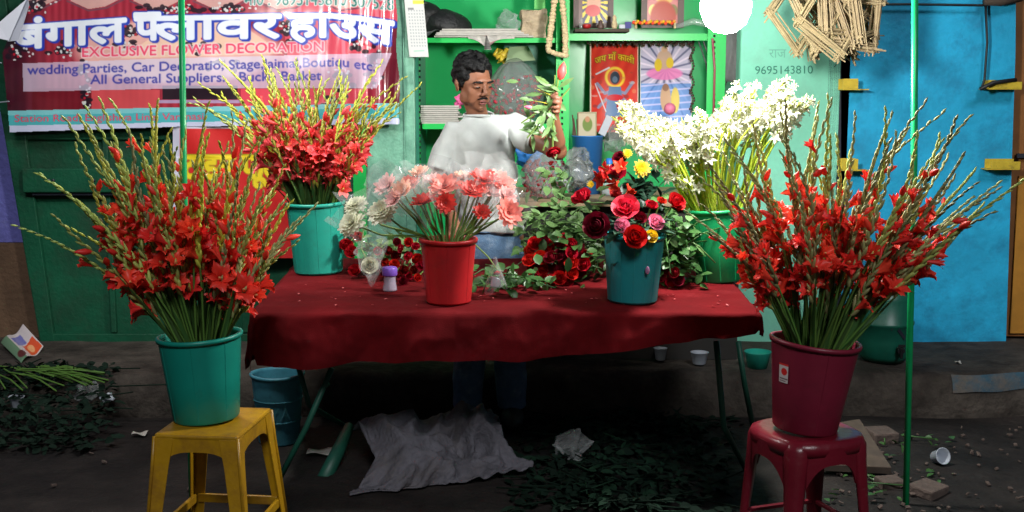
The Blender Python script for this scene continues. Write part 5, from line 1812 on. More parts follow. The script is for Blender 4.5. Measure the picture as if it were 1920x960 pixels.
# ------------------------------------------------------------------ gerberas in cellophane
def gerbera_mesh(m, seed=0, cup=.35, eye=None, rings=None):
    rr = random.Random(seed); mb = MB()
    for ring, (n, L, up) in enumerate(rings or ((13, 1.0, cup * .6), (12, .86, cup), (10, .66, cup + .5), (8, .45, cup + 1.2))):
        for k in range(n):
            a = 2 * PI * (k + .5 * ring) / n + rr.uniform(-.06, .06)
            d = Vector((math.cos(a), math.sin(a), up + rr.uniform(-.1, .1))).normalized(); w = Vector((-math.sin(a), math.cos(a), 0))
            vs = []
            kk = rr.uniform(.85, 1.1)
            for (t, ww) in ((.12, .06), (.5, .135), (.82, .14), (1, .035)):
                t *= kk
                c = d * L * t - Vector((0, 0, .12 * t * t)); vs += [c - w * ww, c + w * ww]
            mb.cur = 0; mb.add(vs, [(0, 1, 3, 2), (2, 3, 5, 4), (4, 5, 7, 6)])
    mb.cur = 1; mb.ell((0, 0, .10), (.16, .16, .12), 10, 6)
    return mb.mesh('flower_head', [m, eye or M['gcentre']], True, False)
GB = {'coral': gerbera_mesh(M['coral'], 1, .95), 'red': gerbera_mesh(M['gred'], 2, .85), 'peach': gerbera_mesh(M['peach'], 3, 1.5), 'pale': gerbera_mesh(mat('pale_pink_petal', (.85, .48, .46), .5, transl=.3), 4, 1.3),
      'white': gerbera_mesh(M['white'], 5, .5, M['wbud'], ((18, 1.0, .1), (17, .95, .35), (16, .85, .7), (14, .75, 1.1), (11, .6, 1.8), (8, .45, 3)))}


def sleeve(p, d, r, L, seed):
    """a crumpled cellophane cone opening along d"""
    rr = random.Random(seed); mb = MB(); n = 18
    q = Vector(d).normalized().to_track_quat('Z', 'Y').to_matrix()
    ph = rr.uniform(0, 6)
    def fn(u, v):
        a = 2 * PI * u
        rad = r * (.12 + .95 * v ** 1.1) * (1 + .10 * math.sin(5 * a + ph) * v + .07 * math.sin(9 * a + ph * 2 + 5 * v))
        z = -L * .62 + L * v * (1 + .16 * math.sin(2 * a + ph) * v + .05 * math.sin(7 * a))
        return q @ Vector((rad * math.cos(a), rad * math.sin(a), z))
    mb.grid(fn, n, 6)
    return mb.mesh('sleeve', M['cello'], True, False)


GERB = [(729, 352, 17, 'pale', 4.10, (-.5, -.6, .6), 'pale pink gerbera in a sleeve, furthest left in the red bucket'),
        (757, 364, 17, 'peach', 4.04, (-.35, -.7, .7), 'peach gerbera with orange glow left in the red bucket'),
        (789, 331, 14, 'peach', 4.10, (-.2, -.4, .9), 'peach bud in a tall sleeve at the top left of the red bucket'),
        (809, 343, 13, 'pale', 4.12, (-.1, -.4, .9), 'pale pink bud behind the red one in the red bucket'),
        (834, 354, 20, 'coral', 4.02, (-.05, -.6, .8), 'coral red gerbera at the centre of the red bucket'),
        (795, 383, 17, 'red', 4.00, (-.2, -.35, 1), 'flat red gerbera seen from the side, low left in the red bucket'),
        (836, 381, 14, 'red', 3.98, (.05, -1, .2), 'dark-eyed red gerbera facing out below the coral one'),
        (855, 345, 13, 'pale', 4.12, (.05, -.4, .9), 'pale pink bud right of the coral gerbera'),
        (881, 362, 17, 'red', 4.04, (.2, -.5, .8), 'red-orange gerbera right of centre in the red bucket'),
        (907, 340, 19, 'red', 4.10, (.2, -.4, .9), 'red gerbera standing highest on the right of the red bucket'),
        (936, 346, 19, 'coral', 4.12, (.45, -.5, .7), 'pinkish coral gerbera at the upper right of the red bucket'),
        (921, 362, 15, 'pale', 4.08, (.3, -.6, .6), 'pale pink gerbera under the upper right ones'),
        (951, 401, 19, 'coral', 4.00, (.45, -.9, .35), 'large coral gerbera facing out at the right of the red bucket'),
        (903, 400, 12, 'red', 4.04, (.2, -.7, .6), 'small red gerbera low on the right of the red bucket'),
        (772, 348, 14, 'coral', 4.08, (-.3, -.6, .8), 'coral gerbera between the two peach ones in the red bucket'),
        (868, 338, 13, 'peach', 4.14, (.1, -.4, .9), 'peach bud behind the red-orange gerbera'),
        (896, 356, 14, 'coral', 4.06, (.25, -.7, .7), 'coral gerbera tucked between the two red ones'),
        (946, 372, 15, 'pale', 4.06, (.5, -.6, .5), 'pale pink gerbera just above the large coral one'),
        (742, 376, 13, 'pale', 4.02, (-.5, -.7, .5), 'pale pink gerbera low on the left of the red bucket'),
        (820, 366, 12, 'peach', 4.06, (-.1, -.6, .8), 'peach gerbera left of the dark-eyed red one')]
rr = random.Random(9)
def gerb(px, py, rp, kd, Y, d, lb_, base, rim, rr, grp='gerberas in cellophane in the red bucket', cat='gerbera', name='gerbera'):
    s = rp * 1.85 * mpp(Y); p = at(px, py, Y); d = Vector(d).normalized()
    t = thing(name, lb_, cat, p, group=grp)
    link(GB[kd], 'flower_head', t, M=frame_M(Vector((0, 0, 0)), d, rr.uniform(0, 6), s))
    link(sleeve(p, (d + Vector((0, 0, .8))), s * 1.2, s * 2.5, rr.randint(0, 999)), 'cellophane_sleeve', t)
    r_ = rim - p; b = base - p
    mb = MB(); c1 = -d * .05 + r_ * .3
    mb.tube([Vector((0, 0, 0)), c1, r_.lerp(c1, .4), r_, b], [.003, .0042, .0045, .0045, .0045], 6)
    link(mb.mesh('stem', M['gstem'], True, False), 'stem', t)
    if rr.random() < .6:
        mb = MB(); dd = (c1 - r_).normalized(); sd = Vector((rr.gauss(0, 1), rr.gauss(0, 1), 0))
        spiral_blade(mb, r_ + dd * .01, dd + sd * .15, sd, rr.uniform(.10, .18), .006, 5, .15)
        link(mb.mesh('leaf', M['gstem'], True, False), 'leaf', t)
rim_ = B3 + Vector((0, 0, .232))
for g in GERB:
    px = g[0]; f = (px - 841) / 110
    rim = rim_ + Vector((.072 * max(-1, min(1, f)), rr.uniform(-.05, .03), rr.uniform(0, .01)))
    gerb(*g, B3 + Vector((-.03 * f, 0, .02)), rim, rr)
WH = [(660, 420, 17, 'white', 4.22, (-.5, -.6, .6), 'white chrysanthemum in cellophane beside the pale teal bucket, lower one'),
      (668, 386, 14, 'white', 4.26, (-.3, -.5, .8), 'white chrysanthemum in cellophane beside the pale teal bucket, upper one'),
      (717, 398, 17, 'white', 4.12, (-.3, -.7, .6), 'white chrysanthemum in cellophane leaning left of the pink gerberas')]
for g in WH:
    gerb(*g, B3 + Vector((.02, 0, .03)), rim_ + Vector((-.078, -.01, .006)), rr, 'white chrysanthemums in cellophane', 'chrysanthemum', 'chrysanthemum')
# a sleeved white rose lying on the cloth, and a loose cone of cellophane
t = thing('wrapped_rose', 'white rose in crumpled cellophane lying on the cloth by the purple-lidded jar', 'rose', at(694, 500, 4.3))
link(RB['yel'], 'bloom', t, M=frame_M(Vector((0, 0, 0)), (.1, -1, .4), 0, .030)).active_material
bpy.data.objects.remove([o for o in t.children][0])
wr = rose_mesh(1.0, M['white'], 8, .8); link(wr, 'bloom', t, M=frame_M(Vector((0, 0, 0)), (.1, -1, .4), 0, .030))
mb = MB(); mb.ell((0, -.005, .045), (.05, .045, .10), 16, 12); crumple(mb, .05, 22, 3)
mb.build('cellophane', M['cello'], t, smooth=True)
mb = MB(); mb.tube([(0, .01, 0), (-.04, .06, .06), (-.03, .08, .15)], .003, 5); mb.build('stem', M['gstem'], t)
t = thing('wrapped_rose', 'single red bud in an upturned cellophane cone on the cloth right of the red bucket', 'rose', at(930, 536, 4.12))
link(sleeve(None, (.05, .1, -1), .04, .12, 5), 'cellophane_sleeve', t, M=Matrix.Translation((0, 0, .035)))
link(RB['red'], 'bloom', t, M=frame_M(Vector((.004, 0, .055)), (0, -.4, -1), 0, .012))
mb = MB(); mb.tube([(.004, 0, .06), (-.03, .05, .10), (-.08, .1, .14)], .0028, 5); mb.build('stem', M['gstem'], t)
mb = MB(); mb.box((0, .005, .015), (.03, .02, .03)); crumple(mb, .01, 40); mb.build('lining', M['cup'], t)

# jar with a purple lid
jp = at(731, 541, 4.26)
t = thing('spice_jar', 'small cloudy jar with a purple lid on the red cloth', 'jar', (jp.x, 4.26, tz(4.26) + .006))
mb = MB(); mb.lathe([(.001, 0), (.026, 0), (.027, .006), (.023, .03), (.022, .055), (.024, .062)], 22); mb.build('body', M['jar'], t, smooth=True)
mb = MB(); mb.lathe([(.027, .058), (.029, .062), (.029, .084), (.026, .09), (.001, .091)], 22); mb.build('lid', M['lid_purple'], t, smooth=True)

# ------------------------------------------------------------------ bouquet on the counter behind the rose bucket
bc = at(1195, 345, 5.15)
t = thing('counter_bouquet', 'bouquet of yellow dahlias, red roses and gladioli on the counter', 'bouquet', bc)
dh = gerbera_mesh(M['rose_yel'], 11, .25, M['rose_yel'])
def loc(px, py, Y): return at(px, py, Y) - bc
for (px, py, rp, d) in ((1203, 316, 18, (.1, -1, .2)), (1176, 288, 10, (-.2, -1, .4))):
    link(dh, 'yellow_dahlia', t, M=frame_M(loc(px, py, 5.05), d, 0, rp * mpp(5.05)))
    link(gerbera_mesh(M['rose_yel'], 12, .8, M['rose_yel']), 'yellow_dahlia_heart', t, M=frame_M(loc(px, py, 5.04), d, 0.2, rp * mpp(5.05) * .8))
for (px, py, rp, kd) in ((1216, 284, 20, 'red'), (1164, 300, 13, 'dark'), (1158, 326, 16, 'red'), (1232, 300, 14, 'red'), (1212, 270, 14, 'dark')):
    link(RB[kd], 'rose_bloom', t, M=frame_M(loc(px, py, 5.12), (rr.gauss(0, .3), -1, .5), rr.uniform(0, 6), rp * mpp(5.12)))
for (px, py, dx, dz) in ((1148, 322, -1, .1), (1160, 340, -.6, -.4), (1140, 332, -1, -.3), (1168, 318, -.2, .3), (1176, 345, .2, -.6)):
    link(FLOR['red'][rr.choice((0, 1, 2))], 'gladiolus_bloom', t, M=frame_M(loc(px, py, 5.02), (dx, -.6, dz), rr.uniform(0, 6), 1.0))
link(gerbera_mesh(M['rose_yel'], 14, .9, M['rose_yel']), 'yellow_bud', t, M=frame_M(loc(1108, 347, 5.0), (-.3, -1, .5), 0, .02))
mb = MB()
for k in range(70):
    a = rr.uniform(0, 2 * PI); p = Vector((rr.gauss(0, .06), rr.gauss(0, .03) - .03, rr.uniform(-.06, .03)))
    leaf_geo(mb, p, Vector((math.cos(a), -.6, math.sin(a) * .8)), Vector((0, -.5, 1)), rr.uniform(.05, .09), rr.uniform(.025, .045))
mb.build('greenery', M['leaf_dark'], t, smooth=True)
mb = MB(); mb.tube([(0, 0, .02), (0, -.01, -.04), (.005, 0, CZ - bc.z + .005)], [.03, .025, .04], 10); mb.build('stems', M['gstem'], t, smooth=True)


# ================================================================== THE FLOWER SELLER
PY = 4.99
man = thing('person', 'man in a white T-shirt behind the table holding up a stem of flowers', 'person', (at(905, 400, PY).x, PY, 0))
MO = Vector(man.location)
def mp_(px, py, Y): return at(px, py, Y) - MO
hc = mp_(888, 157, PY - .01)                     # middle of the head
HR = (Matrix.Rotation(R(36), 3, 'Z') @ Matrix.Rotation(R(13), 3, 'X') @ Matrix.Rotation(R(-3), 3, 'Y'))
HS = 0.965
def hp(x, y, z): return hc + HR @ (Vector((x, y, z)) * HS)
mb = MB()
def hell(c, r, rot=None):
    mt = HR @ (Euler(rot).to_matrix() if rot else Matrix.Identity(3))
    mb.ell(hp(*c), tuple(q * HS for q in r), 20, 14, mt)
hell((0, .018, .035), (.073, .092, .083))
hell((0, -.012, .01), (.068, .075, .075))
hell((0, -.022, -.045), (.056, .063, .068))
hell((0, -.040, -.082), (.038, .042, .030))
hell((0, -.070, -.094), (.020, .016, .016))
for s in (-1, 1):
    hell((s * .036, -.050, -.024), (.026, .024, .026)); hell((s * .032, -.044, -.052), (.028, .028, .034))
    hell((s * .052, -.010, -.055), (.016, .034, .032))
    hell((s * .030, -.080, .024), (.026, .011, .008), (0, s * .12, 0))
    hell((s * .0115, -.094, -.030), (.0085, .010, .007))
    hell((s * .074, .016, -.008), (.008, .019, .031), (0, 0, s * .35))
    hell((s * .080, .022, .004), (.006, .017, .020), (0, 0, s * .45))
    hell((s * .031, -.073, .004), (.017, .012, .009))
hell((0, -.078, .030), (.040, .012, .018))
mb.tube([hp(0, -.082, .016), hp(0, -.092, -.004), hp(0, -.102, -.022), hp(0, -.100, -.031)], [.0075, .0085, .011, .009], 10)
hell((0, -.079, -.051), (.022, .010, .007))
hell((0, -.084, -.0585), (.021, .009, .0055))
hell((0, -.082, -.0700), (.018, .009, .0065))
mb.tube([hp(0, .02, -.05), mp_(893, 205, PY), mp_(897, 225, PY + .01), mp_(900, 245, PY + .01)], [.042, .045, .048, .050], 16)
# trunk, hips and legs under the clothes
mb.tube([mp_(903, 230, PY + .01), mp_(905, 265, PY + .01), mp_(908, 320, PY + .01), mp_(912, 380, PY + .01), mp_(916, 425, PY + .01)], [.055, .075, .080, .078, .085], 18)
for s, px in ((-1, 885), (1, 950)):
    a = mp_(px, 440, PY + .01)
    mb.tube([a, Vector((a.x, a.y, .50)), Vector((a.x + s * .02, a.y + .02, .09))], [.078, .058, .042], 12)
    mb.ell(Vector((a.x + s * .025, a.y - .05, .035)), (.045, .12, .035), 12, 8)
shR, elR, wrR, haR = mp_(851, 252, PY), mp_(822, 332, PY - .03), mp_(846, 405, PY - .20), mp_(853, 430, PY - .27)
shL, elL, wrL, haL = mp_(962, 240, PY), mp_(1046, 283, PY - .17), mp_(1037, 224, PY - .30), mp_(1035, 203, PY - .33)
mb.tube([mp_(880, 232, PY), shR, shR.lerp(elR, .5), elR, elR.lerp(wrR, .35), wrR], [.035, .042, .040, .038, .037, .026], 14)
mb.tube([mp_(925, 230, PY), shL, shL.lerp(elL, .5), elL, elL.lerp(wrL, .3), wrL], [.035, .042, .041, .039, .039, .027], 14)
mb.ell(elL, .040, 12, 8); mb.ell(elR, .039, 12, 8)
# the raised hand: palm, four curled fingers round the stem, thumb against them
ax = Vector((.10, -.05, 1)).normalized()          # the held stem runs along ax
grip = mp_(1041, 198, PY - .37)
fwd = (haL - wrL).normalized()
mb.ell(haL + Vector((0, 0, .004)), (.036, .020, .042), 12, 10)
mb.tube([wrL, haL], [.027, .030], 10)
back = Vector((-.75, .65, 0)).normalized()
q1 = back; q2 = ax.cross(q1).normalized()
for i, (off, rad, arc, fr) in enumerate(((.030, .017, 255, .0085), (.012, .019, 265, .0088), (-.007, .018, 260, .0085), (-.025, .016, 240, .0075))):
    pts = [haL + ax * off * .9 + back * -.002]
    for k in range(7):
        a = R(-20) - R(arc) * k / 6
        pts.append(grip + ax * off + (q1 * math.cos(a) + q2 * math.sin(a)) * (rad + .002))
    mb.tube(pts, [fr * 1.15] + [fr * (1.05 - .05 * k) for k in range(7)], 8)
mb.tube([haL + ax * .012 - q2 * -.012, grip + ax * .038 + q2 * .018 + q1 * .006, grip + ax * .052 + q2 * .012 - q1 * .014], [.013, .010, .008], 8)
# the lowered hand: loosely curled fingers
mb.tube([wrR, haR], [.026, .030], 10)
hd_ = (haR - wrR).normalized(); sd_ = Vector((1, .2, 0)); sd_ = (sd_ - hd_ * sd_.dot(hd_)).normalized(); dn_ = hd_.cross(sd_)
mb.ell(haR + hd_ * .015, (.036, .03, .03), 12, 10)
for i, (o_, l_) in enumerate(((-.028, .060), (-.010, .072), (.009, .068), (.026, .054))):
    p0 = haR + hd_ * .035 + sd_ * o_
    mb.tube([p0 - hd_ * .02, p0 + hd_ * l_ * .45, p0 + hd_ * l_ * .8 + dn_ * .015, p0 + hd_ * l_ * .95 + dn_ * .033], [.010, .009, .008, .0065], 8)
mb.tube([haR + sd_ * .03, haR + sd_ * .055 + hd_ * .03, haR + sd_ * .055 + hd_ * .058], [.013, .010, .008], 8)
body = remesh(mb, .0040, 6)
# even out cheeks, temples and neck while the features keep their shape
bm = bmesh.new(); bm.from_mesh(body)
inv = HR.inverted(); sel = []
for v in bm.verts:
    q = inv @ (v.co - hc) / HS
    if q.length > .21: continue
    if abs(q.x) > .066 and -.045 < q.z < .04: continue
    if abs(q.x) < .024 and q.y < -.05 and -.085 < q.z < .035: continue
    if abs(q.x) < .05 and q.y < -.05 and -.012 < q.z < .04: continue
    if -.135 < q.z < -.066: continue
    sel.append(v)
for _ in range(22): bmesh.ops.smooth_vert(bm, verts=sel, factor=.5, use_axis_x=True, use_axis_y=True, use_axis_z=True)
bm.to_mesh(body); bm.free()
body.materials.append(M['skin'])
link(body, 'body', man)
# eyes looking down towards the flowers, brows, moustache, lips
for s in (-1, 1):
    e = MB(); e.ell(hp(s * .031, -.079, .0035), (.0110 * HS, .0085 * HS, .0038 * HS), 14, 10, HR)
    eo = e.build('eye', M['eye'], man, smooth=True)
    e = MB(); e.ell(hp(s * .031 + .003, -.0865, .0025), (.0066 * HS, .0024 * HS, .0034 * HS), 12, 8, HR)
    e.build('iris', M['iris'], eo, smooth=True)
    e = MB(); e.tube([hp(s * .012, -.092, .024), hp(s * .028, -.0930, .027), hp(s * .044, -.084, .026), hp(s * .054, -.072, .020)], [.0030, .0052, .0048, .0020], 6)
    e.build('eyebrow', M['hair'], man, smooth=True)
e = MB()
e.tube([hp(-.027, -.080, -.053), hp(-.014, -.0895, -.0455), hp(0, -.0915, -.0445), hp(.014, -.0895, -.0455), hp(.027, -.080, -.053)], [.0020, .0042, .0038, .0042, .0020], 8)
e.build('moustache', M['hair'], man, smooth=True)
e = MB(); e.ell(hp(0, -.0875, -.0590), (.019, .0068, .0040), 12, 8, HR); e.ell(hp(0, -.0865, -.0695), (.0165, .0075, .0054), 12, 8, HR)
e.build('lips', M['lip'], man, smooth=True)
e = MB(); e.ell(hp(0, -.0915, -.0638), (.016, .0025, .0010), 10, 6, HR); e.build('mouth_line', M['hair'], man, smooth=True)
# hair: short, thick and ruffled
rr = random.Random(12); mb = MB()
mb.ell(hp(0, .026, .048), (.0755 * HS, .092 * HS, .076 * HS), 24, 16, HR)
k = 0
while k < 260:
    d = Vector((rr.gauss(0, 1), rr.gauss(0, 1), rr.gauss(0, 1))).normalized()
    x, y, z = d.x * (.073 + .004 * max(0, d.z)), .022 + d.y * .093, .042 + d.z * .084
    front = y < -.035
    if front and z < .072 + .10 * abs(x) * 0 - .25 * max(0, abs(x) - .035): continue
    if not front and z < (-.045 if y > .05 else (.012 if y < .03 else -.03)): continue
    lift = 1.03 + (.05 * max(0, z - .05) / .08)
    p = hp(x * lift, .022 + (y - .022) * lift, .042 + (z - .042) * (lift + .03))
    mb.ell(p, (rr.uniform(.010, .015), rr.uniform(.010, .015), rr.uniform(.010, .016)), 7, 5, HR @ Euler((rr.gauss(0, .5), rr.gauss(0, .5), 0)).to_matrix())
    k += 1
for s in (-1, 1):
    mb.ell(hp(s * .0715, -.008, .012), (.007, .014, .026), 8, 6, HR)
hair = remesh(mb, .0042, 9, lambda p, n: p + n * (.0018 * noise.noise(p * 120) + .0016 * noise.noise(p * 260)))
hair.materials.append(M['hair'])
link(hair, 'hair', man)
# T-shirt
mb = MB()
def oval(c, rx, ry):
    return c, rx, ry
rows = [(mp_(899, 217, PY + .01), .062, .058), (mp_(901, 224, PY + .01), .080, .068), (mp_(903, 234, PY + .01), .118, .085), (mp_(904, 248, PY + .01), .140, .098), (mp_(905, 275, PY + .005), .142, .110),
        (mp_(909, 315, PY + .005), .136, .114), (mp_(912, 355, PY + .005), .134, .112), (mp_(914, 395, PY + .005), .146, .118), (mp_(920, 432, PY + .005), .152, .125)]
vs, n = [], 36
for c, rx, ry in rows:
    for k in range(n):
        a = 2 * PI * k / n; ca, sa = math.cos(a), math.sin(a)
        vs.append(c + Vector((rx * math.copysign(abs(ca) ** .8, ca), ry * math.copysign(abs(sa) ** .8, sa), 0)))
mb.add(vs, [(i * n + k, i * n + (k + 1) % n, (i + 1) * n + (k + 1) % n, (i + 1) * n + k) for i in range(len(rows) - 1) for k in range(n)] + [tuple(range(n))[::-1], tuple(range((len(rows) - 1) * n, len(rows) * n))])
slR = shR.lerp(elR, .86); slL = shL.lerp(elL, .52)
mb.tube([mp_(890, 254, PY), shR + Vector((0, 0, .004)), shR.lerp(slR, .5) + Vector((-.004, 0, 0)), slR], [.058, .060, .062, .064], 20)
mb.tube([mp_(922, 244, PY), shL + Vector((0, 0, .004)), shL.lerp(slL, .55), slL], [.060, .063, .065, .066], 20)
def drape(p, nrm):
    lz = p.z
    f = .009 * noise.noise(Vector((p.x * 11 + p.z * 4, p.y * 9, p.z * 6))) + .006 * (abs(noise.noise(Vector((p.x * 8 - p.z * 9, p.y * 6, p.z * 7 + p.x * 6)))) - .25) + .004 * noise.noise(Vector((p.x * 24 + p.z * 9, p.y * 20, p.z * 13)))
    # pulled folds running from the raised arm across the chest
    w = p.x * .85 + p.z
    f += .0075 * math.sin(w * 46 + 3 * noise.noise(p * 4)) * max(0, min(1, (p.x + .06) * 5))
    f += .006 * math.sin(p.z * 55 + p.x * 22 + 4 * noise.noise(p * 6)) * max(0, min(1, (1.03 - p.z) * 6))
    return p + nrm * f
mb.ell(mp_(932, 262, PY), (.06, .104, .07), 20, 14); mb.ell(mp_(882, 264, PY), (.06, .104, .07), 20, 14)
shirt = remesh(mb, .0060, 5, drape)
bm = bmesh.new(); bm.from_mesh(shirt)
for _ in range(3): bmesh.ops.smooth_vert(bm, verts=bm.verts, factor=.5, use_axis_x=True, use_axis_y=True, use_axis_z=True)
bm.to_mesh(shirt); bm.free()
shirt.materials.append(M['shirt'])
link(shirt, 't_shirt', man)
mb = MB(); nk = mp_(897.5, 216, PY + .004)
mb.tube([nk + Vector((.064 * math.cos(2 * PI * k / 24), .058 * math.sin(2 * PI * k / 24), .010 * math.sin(2 * PI * k / 24) + .004 - .004 * math.cos(4 * PI * k / 24))) for k in range(25)], .0065, 8)
mb.build('collar', M['shirt'], man, smooth=True)
# jeans and shoes
mb = MB()
wv = mp_(918, 424, PY + .008)
mb.tube([wv, mp_(917, 445, PY + .008), mp_(917, 475, PY + .008), mp_(917, 500, PY + .008)], [.142, .150, .150, .145], 24)
mb.v = [(p[0], (p[1] - .008) * .80 + .008, p[2]) for p in mb.v]
for s, px in ((-1, 883), (1, 952)):
    a = mp_(px, 470, PY + .01)
    mb.tube([a, Vector((a.x, a.y, .50)), Vector((a.x + s * .02, a.y + .02, .07))], [.096, .078, .066], 18)
jeans = remesh(mb, .008, 3, lambda p, n: p + n * (.006 * noise.noise(p * 12) + .003 * noise.noise(p * 34)))
jeans.materials.append(M['denim'])
link(jeans, 'jeans', man)
mb = MB(); mb.tube([wv + Vector((.146 * math.cos(2 * PI * k / 30), .117 * math.sin(2 * PI * k / 30), -.012)) for k in range(31)], .008, 6)
mb.build('waistband', M['denim'], man, smooth=True)
for s, px in ((-1, 885), (1, 950)):
    a = mp_(px, 440, PY + .01)
    mb = MB(); mb.ell(Vector((a.x + s * .025, a.y - .05, .040)), (.052, .135, .042), 16, 10)
    mb.build('shoe', M['shoe'], man, smooth=True)

# what he holds: a leafy bunch with a red flower at either end
t = thing('held_bunch', 'leafy stem with red flowers at both ends in the man\'s raised hand', 'flower stem', MO + grip)
mb = MB()
mb.tube([ax * -.20 + Vector((.01, 0, 0)), ax * -.08, Vector((0, 0, 0)), ax * .09, ax * .16], .0042, 6)
mb.tube([ax * -.18 + Vector((-.03, -.01, 0)), Vector((.004, -.004, 0)), ax * .10 + Vector((-.05, 0, 0))], .0034, 6)
mb.tube([ax * -.13 + Vector((-.10, -.02, 0)), Vector((-.004, -.006, 0)), ax * .07 + Vector((.05, 0, 0))], .0034, 6)
mb.tube([ax * -.07 + Vector((-.13, -.02, 0)), Vector((-.004, -.002, .02)), ax * .12 + Vector((-.015, -.03, 0))], .0034, 6)
mb.build('stem', M['gstem'], t)
link(bud_mesh(M['rose_pink'], .010, .035), 'pink_bud', t, M=frame_M(ax * -.01 + Vector((-.09, -.02, 0)), Vector((-1, -.2, .2))))
link(bud_mesh(M['pet_pink'], .020, .075), 'red_bud', t, M=frame_M(ax * .10 + Vector((.008, 0, 0)), ax + Vector((.12, 0, 0))))
link(RB['red'], 'bloom', t, M=frame_M(ax * -.17 + Vector((.004, -.01, 0)), Vector((.3, -.6, -.8)), 0, .028))
rr = random.Random(3)
mb = MB()
for k in range(46):
    s = rr.uniform(-.17, .10); p = ax * s + Vector((rr.gauss(-.03, .035), rr.gauss(0, .012), 0))
    leaf_geo(mb, p, Vector((rr.gauss(-.5, .7), rr.gauss(-.3, .5), rr.gauss(.2, .7))), Vector((rr.gauss(0, .4), -1, .5)), rr.uniform(.04, .085), rr.uniform(.014, .026))
mb.build('leaves', M['leaf_pale'], t, smooth=True)
mb = MB()
for k in range(3):
    spiral_blade(mb, ax * (.0 + .03 * k), Vector((-.8, -.2, .25 + .2 * k)), Vector((0, -.3, 1)), .10, .010, 5, -.1)
mb.build('yellow_leaf', mat('yellowed_leaf', (.55, .50, .05), .5, transl=.3), t, smooth=True)

# ================================================================== UNDER AND AROUND THE TABLE
# crumpled woven sack, modelled as a creased sheet with thickness
ctrl = [[(652, 956, 4.03), (725, 938, 4.06), (800, 918, 4.11), (870, 906, 4.15), (935, 893, 4.2), (996, 882, 4.24)],
        [(668, 925, 4.10), (738, 893, 4.12), (805, 868, 4.15), (872, 870, 4.20), (938, 868, 4.24), (990, 870, 4.27)],
        [(700, 868, 4.22), (752, 845, 4.20), (806, 838, 4.22), (855, 868, 4.30), (900, 846, 4.30), (955, 842, 4.32)],
        [(668, 800, 4.45), (742, 790, 4.30), (795, 812, 4.34), (845, 828, 4.42), (890, 790, 4.34), (935, 800, 4.38)],
        [(662, 796, 4.55), (752, 772, 4.42), (815, 790, 4.46), (862, 752, 4.44), (900, 762, 4.46), (930, 788, 4.5)],
        [(690, 800, 4.75), (760, 800, 4.75), (815, 790, 4.75), (862, 775, 4.75), (905, 780, 4.75), (935, 800, 4.75)]]
mb = MB()
cp = [[at(*c) for c in row] for row in ctrl]
def sack(u, v):
    x, y = u * 5, v * 5
    i, j = min(int(x), 4), min(int(y), 4); fx, fy = x - i, y - j
    p = (cp[j][i] * (1 - fx) + cp[j][i + 1] * fx) * (1 - fy) + (cp[j + 1][i] * (1 - fx) + cp[j + 1][i + 1] * fx) * fy
    n = .014 * noise.noise((u * 6, v * 6, 2)) + .080 * (.28 - abs(noise.noise((u * 5.5 + v * 2, v * 4 - u * 2.5, 5)))) + .024 * (.25 - abs(noise.noise((u * 9 - v * 4, v * 9, 6)))) + .004 * noise.noise((u * 30, v * 30, 1))
    p = p + Vector((.4 * n, -.6 * n, n))
    p.z = max(p.z, .012)
    return p
mb.grid(sack, 70, 60)
o = mb.build('woven_sack', M['sack'], smooth=True, solid=.004)
tag(o, 'crumpled pale grey woven sack lying on the ground under the table', 'sack')

# trodden leaf waste
def ground_leaves(name, label, x0, x1, y0, y1, n, mt, seed, L=(.03, .07), hmax=.05, cat='leaves'):
    rr = random.Random(seed); mb = MB()
    for k in range(n):
        px, py = rr.uniform(x0, x1), rr.uniform(y0, y1)
        e = min((px - x0) / (x1 - x0), (x1 - px) / (x1 - x0)) * 2
        if rr.random() > .35 + e: continue
        p = atz(px, py, .015)
        if p.y > 5.02: p.y = 5.02 - rr.random() * .2
        p.z = .014 + rr.random() * hmax * e
        leaf_geo(mb, p, Vector((rr.gauss(0, 1), rr.gauss(0, 1), rr.gauss(0, .25))), Vector((rr.gauss(0, .45), rr.gauss(0, .45), 1)), rr.uniform(*L), rr.uniform(*L) * .55)
        if k % 12 == 0:
            q = p + Vector((rr.gauss(0, .12), rr.gauss(0, .06), rr.random() * .03))
            mb.tube([p, q], .003, 5)
    return tag(mb.build(name, M[mt], smooth=True), label, cat, kind='stuff')
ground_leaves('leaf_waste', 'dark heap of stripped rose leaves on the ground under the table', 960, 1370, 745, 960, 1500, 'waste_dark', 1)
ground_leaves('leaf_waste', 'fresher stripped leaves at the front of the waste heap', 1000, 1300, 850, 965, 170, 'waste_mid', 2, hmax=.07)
def heap_z(y): return max(0, min(.2, (y - 4.55) * .36))
rr = random.Random(3); mb = MB()
for k in range(700):
    y = rr.uniform(4.55, 5.22); px = rr.uniform(-60, 215) - (rr.random() * 60 if y < 4.75 else 0)
    p = at(px, 700, y); p.z = heap_z(y) + rr.uniform(.004, .03)
    leaf_geo(mb, p, Vector((rr.gauss(0, 1), rr.gauss(0, 1), rr.gauss(0, .3))), Vector((rr.gauss(0, .45), rr.gauss(-.3, .45), 1)), rr.uniform(.03, .065), rr.uniform(.015, .035))
    if k % 9 == 0:
        q = p + Vector((rr.gauss(0, .14), rr.gauss(0, .05), rr.uniform(0, .02))); mb.tube([p, q], .003, 5)
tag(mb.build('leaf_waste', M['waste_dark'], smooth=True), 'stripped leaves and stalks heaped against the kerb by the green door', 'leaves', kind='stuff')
ground_leaves('leaf_waste', 'scattered green leaves on the ground behind the maroon stool', 1540, 1790, 800, 940, 70, 'leaf', 4, (.02, .05), .02)
mb = MB(); rr = random.Random(6)
